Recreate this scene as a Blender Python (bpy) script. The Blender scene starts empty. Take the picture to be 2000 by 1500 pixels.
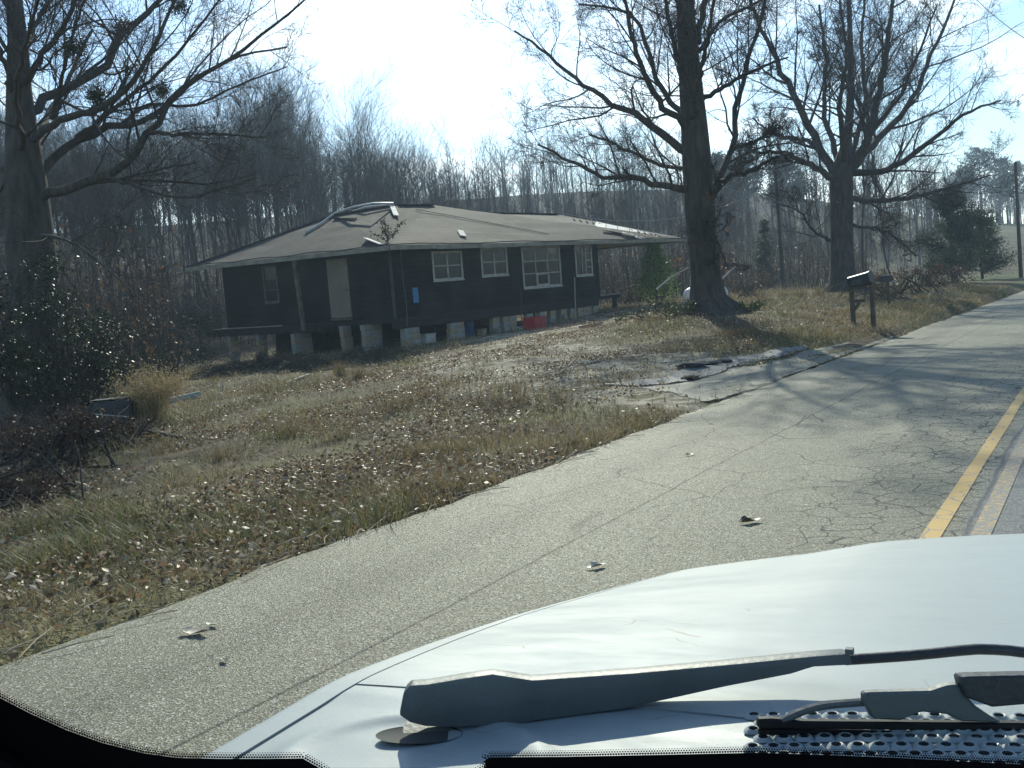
import bpy, bmesh, math, random
import numpy as np
from mathutils import Vector, Matrix

random.seed(7)
HAZE = 0.0008
rng = np.random.default_rng(11)
scene = bpy.context.scene
COL = scene.collection

# ------------------------------------------------------------------ camera
F = 1950.0            # focal length in pixels of the 2000 px wide photograph
H = 1.42              # eye height above the road
C0 = np.array([0, 0, H])
def _unit(v): return v / np.linalg.norm(v)
VP = _unit(np.array([1170.0, -245.0, F]))          # direction of the road
def _up(roll, tanp):
    r = math.radians(roll)
    return _unit(np.array([-math.sin(r), -math.cos(r), -tanp]))
def _frame(u):
    y = _unit(VP - (VP @ u) * u)
    return np.stack([np.cross(y, u), y, u])
RW = _frame(_unit(_up(5.0, 0.0729) - (_up(5.0, 0.0729) @ VP) * VP))   # world frame: the road is z = 0, +Y runs along it
RG = _frame(_up(4.4, math.tan(math.radians(5.75))))                   # the level frame the house stands in
def ray(px, py, R=RW): return R @ np.array([px - 1000.0, py - 750.0, F])
def at_z(px, py, z, R=RW):
    d = ray(px, py, R); return C0 + d * ((z - H) / d[2])
def at_d(px, py, dep): return C0 + ray(px, py) / F * dep
def proj(p):
    c = RW.T @ (np.asarray(p, float) - C0)
    return 1000 + F * c[0] / c[2], 750 + F * c[1] / c[2], c[2]

cam_d = bpy.data.cameras.new('camera'); cam = bpy.data.objects.new('camera', cam_d); COL.objects.link(cam)
cam_d.sensor_width = 36; cam_d.lens = F / 2000 * 36; cam_d.clip_start = 0.03; cam_d.clip_end = 3000
m = np.eye(4); m[:3, 0] = RW[:, 0]; m[:3, 1] = -RW[:, 1]; m[:3, 2] = -RW[:, 2]; m[:3, 3] = C0
cam.matrix_world = Matrix(m.tolist())
scene.camera = cam

# ------------------------------------------------------------------ light
SUN_EL = 33.0
_s = ray(1010, 590); SUN_AZ = math.atan2(_s[0], _s[1])            # from +Y towards +X
sun_dir = Vector((math.sin(SUN_AZ) * math.cos(math.radians(SUN_EL)), math.cos(SUN_AZ) * math.cos(math.radians(SUN_EL)), math.sin(math.radians(SUN_EL))))
sd = bpy.data.lights.new('sun', 'SUN'); sd.energy = 4.2; sd.angle = math.radians(0.6); sd.color = (1.0, 0.92, 0.77)
sun = bpy.data.objects.new('sun', sd); COL.objects.link(sun); sun.location = (0, 0, 60)
sun.rotation_euler = sun_dir.to_track_quat('Z', 'Y').to_euler()

world = bpy.data.worlds.new('World'); scene.world = world; world.use_nodes = True
wn, wl = world.node_tree.nodes, world.node_tree.links
wn.clear()
wout = wn.new('ShaderNodeOutputWorld'); bg = wn.new('ShaderNodeBackground'); bg.inputs['Strength'].default_value = 0.14
sky = wn.new('ShaderNodeTexSky'); sky.sky_type = 'NISHITA'; sky.sun_disc = False
sky.sun_elevation = math.radians(SUN_EL); sky.sun_rotation = SUN_AZ
sky.air_density = 1.2; sky.dust_density = 0.6; sky.ozone_density = 6.0
tc = wn.new('ShaderNodeTexCoord'); sep = wn.new('ShaderNodeSeparateXYZ'); wl.new(tc.outputs['Generated'], sep.inputs[0])
za = wn.new('ShaderNodeMath'); za.operation = 'ADD'; za.inputs[1].default_value = 0.22; wl.new(sep.outputs[2], za.inputs[0])
zm = wn.new('ShaderNodeMath'); zm.operation = 'MAXIMUM'; zm.inputs[1].default_value = 0.1; wl.new(za.outputs[0], zm.inputs[0])
dv = wn.new('ShaderNodeVectorMath'); dv.operation = 'DIVIDE'; wl.new(tc.outputs['Generated'], dv.inputs[0])
cb = wn.new('ShaderNodeCombineXYZ'); [wl.new(zm.outputs[0], cb.inputs[i]) for i in range(3)]
wl.new(cb.outputs[0], dv.inputs[1])
cn = wn.new('ShaderNodeTexNoise'); cn.inputs['Scale'].default_value = 1.9; cn.inputs['Detail'].default_value = 5; cn.inputs['Roughness'].default_value = 0.58; cn.inputs['Distortion'].default_value = 0.35
wl.new(dv.outputs[0], cn.inputs['Vector'])
cr = wn.new('ShaderNodeMapRange'); cr.inputs[1].default_value = 0.47; cr.inputs[2].default_value = 0.72; cr.inputs[3].default_value = 0.0; cr.inputs[4].default_value = 0.8
wl.new(cn.outputs[0], cr.inputs[0])
bw = wn.new('ShaderNodeRGBToBW'); wl.new(sky.outputs[0], bw.inputs[0])
cl = wn.new('ShaderNodeVectorMath'); cl.operation = 'SCALE'; cl.inputs[0].default_value = (2.1, 2.15, 2.2); wl.new(bw.outputs[0], cl.inputs['Scale'])
mx = wn.new('ShaderNodeMix'); mx.data_type = 'RGBA'; wl.new(cr.outputs[0], mx.inputs[0]); wl.new(sky.outputs[0], mx.inputs[6]); wl.new(cl.outputs[0], mx.inputs[7])
wl.new(mx.outputs[2], bg.inputs['Color']); wl.new(bg.outputs[0], wout.inputs[0])

vs = scene.view_settings
vs.view_transform = 'Standard'; vs.look = 'None'; vs.gamma = 1; vs.use_curve_mapping = False
vs.exposure = 0.36
scene.render.engine = 'CYCLES'
scene.cycles.use_denoising = True
scene.cycles.use_adaptive_sampling = True; scene.cycles.adaptive_threshold = 0.03
scene.cycles.max_bounces = 4; scene.cycles.diffuse_bounces = 2; scene.cycles.glossy_bounces = 2
scene.cycles.transparent_max_bounces = 12; scene.cycles.transmission_bounces = 2; scene.cycles.volume_bounces = 0
scene.cycles.sample_clamp_indirect = 4

# ------------------------------------------------------------------ helpers
MATS = {}
def mat(name, col, rough=0.8, col2=None, scale=6.0, bump=0.0, bscale=40.0, spec=0.3, metal=0.0, tint=False, detail=4, trans=0.0, sheen=None, stretch=None):
    if name in MATS: return MATS[name]
    m = bpy.data.materials.new(name); m.use_nodes = True
    n, l = m.node_tree.nodes, m.node_tree.links
    b = n['Principled BSDF']; b.inputs['Roughness'].default_value = rough; b.inputs['Specular IOR Level'].default_value = spec; b.inputs['Metallic'].default_value = metal
    b.inputs['Base Color'].default_value = (*col, 1)
    t = n.new('ShaderNodeTexCoord'); src = t.outputs['Object']
    if stretch:
        mp = n.new('ShaderNodeMapping'); mp.inputs['Scale'].default_value = stretch; l.new(src, mp.inputs[0]); src = mp.outputs[0]
    out = None
    if col2 is not None:
        ns = n.new('ShaderNodeTexNoise'); ns.inputs['Scale'].default_value = scale; ns.inputs['Detail'].default_value = detail; ns.inputs['Roughness'].default_value = 0.6
        l.new(src, ns.inputs['Vector'])
        r = n.new('ShaderNodeMapRange'); r.inputs[1].default_value = 0.34; r.inputs[2].default_value = 0.66; l.new(ns.outputs[0], r.inputs[0])
        x = n.new('ShaderNodeMix'); x.data_type = 'RGBA'; x.inputs[6].default_value = (*col, 1); x.inputs[7].default_value = (*col2, 1)
        l.new(r.outputs[0], x.inputs[0]); out = x.outputs[2]
    if tint:
        a = n.new('ShaderNodeAttribute'); a.attribute_name = 'tint'
        if out is None: out = a.outputs['Color']
        else:
            y = n.new('ShaderNodeMix'); y.data_type = 'RGBA'; y.blend_type = 'MULTIPLY'; y.inputs[0].default_value = 1; l.new(out, y.inputs[6]); l.new(a.outputs['Color'], y.inputs[7]); out = y.outputs[2]
    if out is not None: l.new(out, b.inputs['Base Color'])
    if bump > 0:
        bn = n.new('ShaderNodeTexNoise'); bn.inputs['Scale'].default_value = bscale; bn.inputs['Detail'].default_value = 2
        l.new(src, bn.inputs['Vector'])
        bp = n.new('ShaderNodeBump'); bp.inputs['Strength'].default_value = bump; bp.inputs['Distance'].default_value = 0.02
        l.new(bn.outputs[0], bp.inputs['Height']); l.new(bp.outputs[0], b.inputs['Normal'])
    if trans > 0:
        tr = n.new('ShaderNodeBsdfTranslucent'); ms = n.new('ShaderNodeMixShader'); ms.inputs[0].default_value = trans
        if out is not None: l.new(out, tr.inputs[0])
        else: tr.inputs[0].default_value = (*col, 1)
        l.new(b.outputs[0], ms.inputs[1]); l.new(tr.outputs[0], ms.inputs[2])
        l.new(ms.outputs[0], n['Material Output'].inputs['Surface'])
    MATS[name] = m
    return m

def tag(o, label=None, cat=None, group=None, kind=None):
    if label: o['label'] = label
    if cat: o['category'] = cat
    if group: o['group'] = group
    if kind: o['kind'] = kind
    return o
def empty(name, loc=(0, 0, 0), rz=0.0, **k):
    o = bpy.data.objects.new(name, None); COL.objects.link(o); o.location = loc; o.rotation_euler = (0, 0, rz); o.empty_display_size = 0.3
    return tag(o, **k)
def link(name, me, mats, parent=None, **k):
    o = bpy.data.objects.new(name, me); COL.objects.link(o)
    if mats is not None:
        for mm in (mats if isinstance(mats, (list, tuple)) else [mats]): me.materials.append(mm)
    if parent is not None: o.parent = parent
    return tag(o, **k)
def np_mesh(name, V, Fq=None, Ft=None, smooth=False, tint=None):
    """mesh from numpy: quads Fq (n,4) and/or triangles Ft (n,3)"""
    me = bpy.data.meshes.new(name); V = np.asarray(V, np.float32)
    parts, sizes = [], []
    if Fq is not None and len(Fq): parts.append(np.asarray(Fq, np.int32).ravel()); sizes.append(np.full(len(Fq), 4, np.int32))
    if Ft is not None and len(Ft): parts.append(np.asarray(Ft, np.int32).ravel()); sizes.append(np.full(len(Ft), 3, np.int32))
    li = np.concatenate(parts); sz = np.concatenate(sizes); st = np.concatenate([[0], np.cumsum(sz)[:-1]]).astype(np.int32)
    me.vertices.add(len(V)); me.vertices.foreach_set('co', V.ravel())
    me.loops.add(len(li)); me.loops.foreach_set('vertex_index', li)
    me.polygons.add(len(sz)); me.polygons.foreach_set('loop_start', st); me.polygons.foreach_set('loop_total', sz)
    me.polygons.foreach_set('use_smooth', np.full(len(sz), smooth, bool))
    if tint is not None:
        a = me.attributes.new('tint', 'FLOAT_COLOR', 'POINT'); t = np.ones((len(V), 4), np.float32); t[:, :3] = tint; a.data.foreach_set('color', t.ravel())
    me.update(calc_edges=True); me.validate()
    return me
class MB:
    """collects boxes / prisms / tubes and builds ONE mesh"""
    def __init__(s): s.v = []; s.f = []; s.mi = []
    def add(s, V, Fs, mi=0):
        o = len(s.v); s.v += [tuple(p) for p in V]; s.f += [tuple(i + o for i in f) for f in Fs]; s.mi += [mi] * len(Fs); return s
    def box(s, lo, hi, mi=0, jit=0.0):
        x0, y0, z0 = lo; x1, y1, z1 = hi
        V = [(x0, y0, z0), (x1, y0, z0), (x1, y1, z0), (x0, y1, z0), (x0, y0, z1), (x1, y0, z1), (x1, y1, z1), (x0, y1, z1)]
        if jit: V = [tuple(c + random.uniform(-jit, jit) for c in p) for p in V]
        return s.add(V, [(0, 3, 2, 1), (4, 5, 6, 7), (0, 1, 5, 4), (1, 2, 6, 5), (2, 3, 7, 6), (3, 0, 4, 7)], mi)
    def bar(s, a, b, w, h, up=(0, 0, 1), mi=0):
        a, b, up = np.array(a, float), np.array(b, float), np.array(up, float)
        d = _unit(b - a); r = _unit(np.cross(d, up)); u = np.cross(r, d)
        V = [p + r * sx * w / 2 + u * sz * h / 2 for p in (a, b) for sx, sz in ((-1, -1), (1, -1), (1, 1), (-1, 1))]
        return s.add(V, [(0, 1, 2, 3), (7, 6, 5, 4), (0, 4, 5, 1), (1, 5, 6, 2), (2, 6, 7, 3), (3, 7, 4, 0)], mi)
    def tube(s, pts, rad, k=8, mi=0, cap=True):
        pts = np.array(pts, float); n = len(pts); rad = np.broadcast_to(np.array(rad, float), (n,))
        V = []
        for i in range(n):
            t = _unit(pts[min(i + 1, n - 1)] - pts[max(i - 1, 0)])
            ref = np.array([0, 0, 1.0]) if abs(t[2]) < 0.9 else np.array([1.0, 0, 0])
            r = _unit(np.cross(t, ref)); u = np.cross(r, t)
            V += [pts[i] + rad[i] * (math.cos(2 * math.pi * j / k) * r + math.sin(2 * math.pi * j / k) * u) for j in range(k)]
        Fs = [(i * k + j, i * k + (j + 1) % k, (i + 1) * k + (j + 1) % k, (i + 1) * k + j) for i in range(n - 1) for j in range(k)]
        if cap: Fs += [tuple(range(k - 1, -1, -1)), tuple((n - 1) * k + j for j in range(k))]
        return s.add(V, Fs, mi)
    def prism(s, poly, off, mi=0):
        """polygon (list of 3d) extruded by vector off"""
        n = len(poly); P = [np.array(p, float) for p in poly]; off = np.array(off, float)
        V = P + [p + off for p in P]
        return s.add(V, [tuple(range(n)), tuple(range(2 * n - 1, n - 1, -1))] + [(i, n + i, n + (i + 1) % n, (i + 1) % n) for i in range(n)], mi)
    def build(s, name, mats, parent=None, bevel=0.0, smooth=False, segs=1, **k):
        me = bpy.data.meshes.new(name); me.from_pydata([tuple(map(float, p)) for p in s.v], [], s.f)
        me.polygons.foreach_set('material_index', s.mi)
        bm = bmesh.new(); bm.from_mesh(me); bmesh.ops.recalc_face_normals(bm, faces=bm.faces)
        if bevel > 0:
            bmesh.ops.bevel(bm, geom=[e for e in bm.edges if len(e.link_faces) == 2 and e.calc_face_angle(0) > 0.5], offset=bevel, segments=segs, affect='EDGES', profile=0.6)
        bm.to_mesh(me); bm.free()
        if smooth:
            me.polygons.foreach_set('use_smooth', [True] * len(me.polygons))
            try: me.set_sharp_from_angle(angle=math.radians(38))
            except Exception: pass
        return link(name, me, mats, parent, **k)

# ------------------------------------------------------------------ the level frame of the house
g2w = RW @ RG.T                                        # level frame -> world frame
def g_at_z(px, py, z): return at_z(px, py, z, RG)
ZE = H + 1.5
B_ = g_at_z(760, 480, ZE); C_ = g_at_z(1340, 466, ZE)
cdir = _unit(C_ - B_); adir = np.array([-cdir[1], cdir[0], 0.0])
def loc_z(px, py, z):                                  # pixel + level height -> house coordinates (s along the front, t into depth, z)
    q = g_at_z(px, py, z) - B_; return np.array([q @ cdir, q @ adir, z])
def loc_t(px, py, t):                                  # pixel on the plane t = const (parallel to the long front)
    d = ray(px, py, RG); k = ((B_ - C0) @ adir + t) / (d @ adir); q = C0 + d * k - B_
    return np.array([q @ cdir, t, (C0 + d * k)[2]])
def loc_s(px, py, s):
    d = ray(px, py, RG); k = ((B_ - C0) @ cdir + s) / (d @ cdir); q = C0 + d * k - B_
    return np.array([s, q @ adir, (C0 + d * k)[2]])
HM = np.eye(4); HM[:3, :3] = g2w @ np.stack([cdir, adir, np.array([0, 0, 1.0])], 1)
HM[:3, 3] = C0 + g2w @ (np.array([B_[0], B_[1], 0]) - C0)
def h2w(p): return HM[:3, :3] @ np.asarray(p, float) + HM[:3, 3]
T0, S0 = .50, .50

# ------------------------------------------------------------------ terrain
CTRL = np.array([
    # road edge and its continuation
    *[(-4.4, y, 0.0) for y in (-30, -12, -3, 3, 8, 13, 18)], (-4.5, 24, .08), (-4.5, 32, .12), (-4.5, 45, .12), (-4.5, 65, .15), (-4.6, 95, .3), (-5, 150, 1.5),
    (-5.6, 26.5, .27), (-7.2, 20, .2), (-10.1, 28, .84), (-11.3, 50, .95), (-8, 36, .62), (-8, 60, .7), (-7, 80, .6),
    (-7.4, 6, -.16), (-7.6, 10, -.13), (-7.0, 2, -.14), (-10, 16.6, .22), (-10, 12, .0), (-12, 22, .42), (-14, 18, .25), (-15, 26, .52), (-15, 32, .75),
    (-18, 46, 1.15),
    (-27, 36, .75), (-26, 45, 1.1),
    (-13, 9.5, -.2), (-20, 12, -.3), (-24, 15, -.28), (-30, 20, .0), (-17, 17, .02), (-22, 21, .15), (-12, 2, -.25), (-25, 4, -.3), (-20, -10, -.3), (-45, 0, .5),
    (-36, 30, .5), (-40, 45, 1.1), (-45, 22, 1.0), (-60, 40, 2.6), (-60, 60, 2.8), (-45, 75, 2.4), (-90, 60, 9.5), (-90, 100, 11.5), (-60, 110, 8), (-30, 70, 1.5), (-30, 100, 2.2),
    (-15, 75, .9), (-15, 100, 1.3), (-20, 140, 3.5), (-40, 150, 9.8), (-12, 130, 2.0), (-80, 160, 17), (-140, 140, 22), (-140, 40, 16), (-110, 0, 9), (-70, -40, 2), (-150, -60, 4),
    (-30, 220, 12), (-38, 270, 15), (-70, 240, 24), (-120, 260, 31), (-5, 220, 7), (10, 300, 10), (-40, 350, 15), (-150, 350, 24),
    *[(4.2, y, 0.0) for y in (-30, 0, 30, 60, 100)], (12, 20, .4), (12, -20, .3), (12, 80, .8), (40, 40, 1.5), (40, -30, 1), (40, 120, 3), (60, 220, 7), (60, 350, 10)], float)
# foot of the house, read off the wall planes
FOOT = [h2w(loc_t(px, py, T0 + .15)) for px, py in ((808, 674), (897, 660), (975, 648), (1040, 641), (1085, 630), (1140, 617), (1165, 609))] + [h2w(loc_s(px, py, S0)) for px, py in ((455, 712), (520, 704), (590, 693), (680, 684), (740, 679))]
CTRL = np.vstack([CTRL, np.array(FOOT)])
def _tps(r2): return 0.5 * r2 * np.log(r2 + 1e-9)
_S = 20.0
_c = CTRL[:, :2] / _S
_K = _tps(((_c[:, None] - _c[None]) ** 2).sum(-1)) + np.eye(len(_c)) * 0.0015
_Pm = np.c_[np.ones(len(_c)), _c]
_A = np.block([[_K, _Pm], [_Pm.T, np.zeros((3, 3))]])
_W = np.linalg.solve(_A, np.r_[CTRL[:, 2], 0, 0, 0])
def _vn(x, y, seed):
    """cheap smooth value noise"""
    xi, yi = np.floor(x).astype(int), np.floor(y).astype(int); fx, fy = x - xi, y - yi
    fx = fx * fx * (3 - 2 * fx); fy = fy * fy * (3 - 2 * fy)
    def h(a, b):
        v = np.sin(a * 127.1 + b * 311.7 + seed * 74.7) * 43758.5453; return v - np.floor(v)
    return (h(xi, yi) * (1 - fx) + h(xi + 1, yi) * fx) * (1 - fy) + (h(xi, yi + 1) * (1 - fx) + h(xi + 1, yi + 1) * fx) * fy
def fbm(x, y, seed, o=3):
    t = 0; a = 0.5
    for k in range(o): t = t + a * _vn(x * 2 ** k, y * 2 ** k, seed + k); a *= 0.5
    return t / (1 - 0.5 ** o)
def edge_x(y):                    # the ragged left edge of the asphalt
    y = np.asarray(y, float)
    return -4.43 + 0.10 * (fbm(y * 0.45, y * 0 + 3.3, 5) - 0.5) * 2 + 0.09 * (fbm(y * 2.6, y * 0 + 8.3, 9, 4) - 0.5) * 2
def ground_z(x, y):
    x = np.asarray(x, float); y = np.asarray(y, float); sh = x.shape
    xf, yf = x.ravel(), y.ravel()
    q = np.c_[xf, yf] / _S
    z = np.empty(len(xf))
    for i in range(0, len(xf), 20000):
        d2 = ((q[i:i + 20000, None] - _c[None]) ** 2).sum(-1)
        z[i:i + 20000] = _tps(d2) @ _W[:len(_c)] + np.c_[np.ones(len(d2)), q[i:i + 20000]] @ _W[len(_c):]
    off = np.clip((-4.5 - xf) / 1.2, 0, 1)
    z += off * ((fbm(xf * 0.5, yf * 0.5, 21) - 0.5) * 0.24 + (fbm(xf * 2.2, yf * 2.2, 31) - 0.5) * 0.07)
    ex = edge_x(yf)
    w = np.clip((ex + 0.10 - xf) / 0.45, 0, 1); w = w * w * (3 - 2 * w)
    w2 = np.clip((xf - 3.9) / 0.5, 0, 1)
    wt = np.where(xf > 0, w2, w)
    z = z * wt - 0.07 * (1 - wt)
    return z.reshape(sh)
def gz(x, y): return float(ground_z(np.array([x]), np.array([y]))[0])
def on_ground(px, py):            # where a pixel's ray meets the terrain
    lo, hi = 3.0, 160.0; d = ray(px, py) / F
    ts = np.linspace(lo, hi, 800); P = C0 + d[None] * ts[:, None]
    below = P[:, 2] < ground_z(P[:, 0], P[:, 1])
    i = int(np.argmax(below)) if below.any() else len(ts) - 1
    return P[i]

xs = np.concatenate([np.arange(-330, -90, 12), np.arange(-90, -36, 2.0), np.arange(-36, -13, 0.45), np.arange(-13, -3.8, 0.16), np.arange(-3.8, 3.9, 1.1), np.arange(3.9, 8, .5), np.arange(8, 60, 6), np.arange(60, 200, 20)])
ys = np.concatenate([np.arange(-60, -6, 4), np.arange(-6, 1, .6), np.arange(1, 22, 0.17), np.arange(22, 55, 0.4), np.arange(55, 130, 2.0), np.arange(130, 420, 10)])
GX, GY = np.meshgrid(xs, ys, indexing='ij'); GZ = ground_z(GX, GY)
V = np.stack([GX, GY, GZ], -1).reshape(-1, 3)
nx, ny = len(xs), len(ys)
ii = (np.arange(nx - 1)[:, None] * ny + np.arange(ny - 1)[None]).ravel()
gme = np_mesh('ground', V, np.stack([ii, ii + ny, ii + ny + 1, ii + 1], 1), smooth=True)
# bare-earth mask of the yard and the drive
def dirt_mask(x, y):
    path = np.array([(-5.0, 14.5), (-8.5, 17.0), (-11.5, 20.0), (-14.5, 24.5), (-16.5, 29.0), (-16.8, 36)])
    d = np.full(x.shape, 1e9)
    for a, b in zip(path[:-1], path[1:]):
        ab = b - a; t = np.clip(((x - a[0]) * ab[0] + (y - a[1]) * ab[1]) / (ab @ ab), 0, 1)
        d = np.minimum(d, np.hypot(x - a[0] - t * ab[0], y - a[1] - t * ab[1]))
    wob = (fbm(x * 0.35, y * 0.35, 41) - 0.5) * 3.0
    return np.clip((3.3 - d + wob) / 1.6, 0, 1)
dm = dirt_mask(V[:, 0], V[:, 1])
at = gme.attributes.new('dirt', 'FLOAT', 'POINT'); at.data.foreach_set('value', dm.astype(np.float32))
fld = np.clip((V[:, 1] - 62) / 18, 0, 1) * np.clip((V[:, 0] + 24) / 10, 0, 1) * np.clip((112 - V[:, 1]) / 14, 0, 1) + np.clip((V[:, 1] - 185) / 25, 0, 1) * np.clip((V[:, 0] + 55) / 20, 0, 1)
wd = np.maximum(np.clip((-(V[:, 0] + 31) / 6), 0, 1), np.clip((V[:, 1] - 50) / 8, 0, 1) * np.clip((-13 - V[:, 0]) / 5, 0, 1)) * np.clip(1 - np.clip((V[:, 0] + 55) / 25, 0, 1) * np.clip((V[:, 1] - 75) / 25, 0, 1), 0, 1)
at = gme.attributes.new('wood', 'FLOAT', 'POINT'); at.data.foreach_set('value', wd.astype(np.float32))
at = gme.attributes.new('field', 'FLOAT', 'POINT'); at.data.foreach_set('value', fld.astype(np.float32))

def ground_material():
    m = bpy.data.materials.new('earth'); m.use_nodes = True; n, l = m.node_tree.nodes, m.node_tree.links
    b = n['Principled BSDF']; b.inputs['Roughness'].default_value = 0.9; b.inputs['Specular IOR Level'].default_value = 0.15
    t = n.new('ShaderNodeTexCoord')
    def noise(s, d=5, r=.6):
        x = n.new('ShaderNodeTexNoise'); x.inputs['Scale'].default_value = s; x.inputs['Detail'].default_value = d; x.inputs['Roughness'].default_value = r; l.new(t.outputs['Object'], x.inputs['Vector']); return x.outputs[0]
    def rng_(src, a, c):
        x = n.new('ShaderNodeMapRange'); x.inputs[1].default_value = a; x.inputs[2].default_value = c; l.new(src, x.inputs[0]); return x.outputs[0]
    def mixc(f, a, c):
        x = n.new('ShaderNodeMix'); x.data_type = 'RGBA'
        if isinstance(f, float): x.inputs[0].default_value = f
        else: l.new(f, x.inputs[0])
        for i, s in ((6, a), (7, c)):
            if isinstance(s, tuple): x.inputs[i].default_value = (*s, 1)
            else: l.new(s, x.inputs[i])
        return x.outputs[2]
    litter = mixc(rng_(noise(9, 3, .7), .35, .65), (.055, .041, .026), (.165, .128, .082))
    grass = mixc(rng_(noise(14, 3, .7), .35, .65), (.075, .078, .034), (.205, .175, .092))
    base = mixc(rng_(noise(.55, 2), .42, .58), litter, grass)
    sand = mixc(rng_(noise(3.5, 4, .7), .35, .65), (.19, .16, .115), (.46, .41, .32))
    ad = n.new('ShaderNodeAttribute'); ad.attribute_name = 'dirt'
    mm = n.new('ShaderNodeMath'); mm.operation = 'MULTIPLY'; l.new(ad.outputs['Fac'], mm.inputs[0]); l.new(rng_(noise(1.3, 3, .65), .36, .52), mm.inputs[1])
    base = mixc(mm.outputs[0], base, sand)
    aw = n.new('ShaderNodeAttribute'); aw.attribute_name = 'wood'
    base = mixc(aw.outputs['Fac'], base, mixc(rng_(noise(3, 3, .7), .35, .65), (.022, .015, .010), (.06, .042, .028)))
    af = n.new('ShaderNodeAttribute'); af.attribute_name = 'field'
    fieldc = mixc(rng_(noise(.06, 2), .40, .60), (.065, .095, .032), (.17, .145, .078))
    base = mixc(af.outputs['Fac'], base, fieldc)
    l.new(base, b.inputs['Base Color'])
    bp = n.new('ShaderNodeBump'); bp.inputs['Strength'].default_value = 0.9; bp.inputs['Distance'].default_value = 0.05
    l.new(noise(26, 2, .75), bp.inputs['Height']); l.new(bp.outputs[0], b.inputs['Normal'])
    return m
link('ground', gme, ground_material(), kind='structure')

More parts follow.
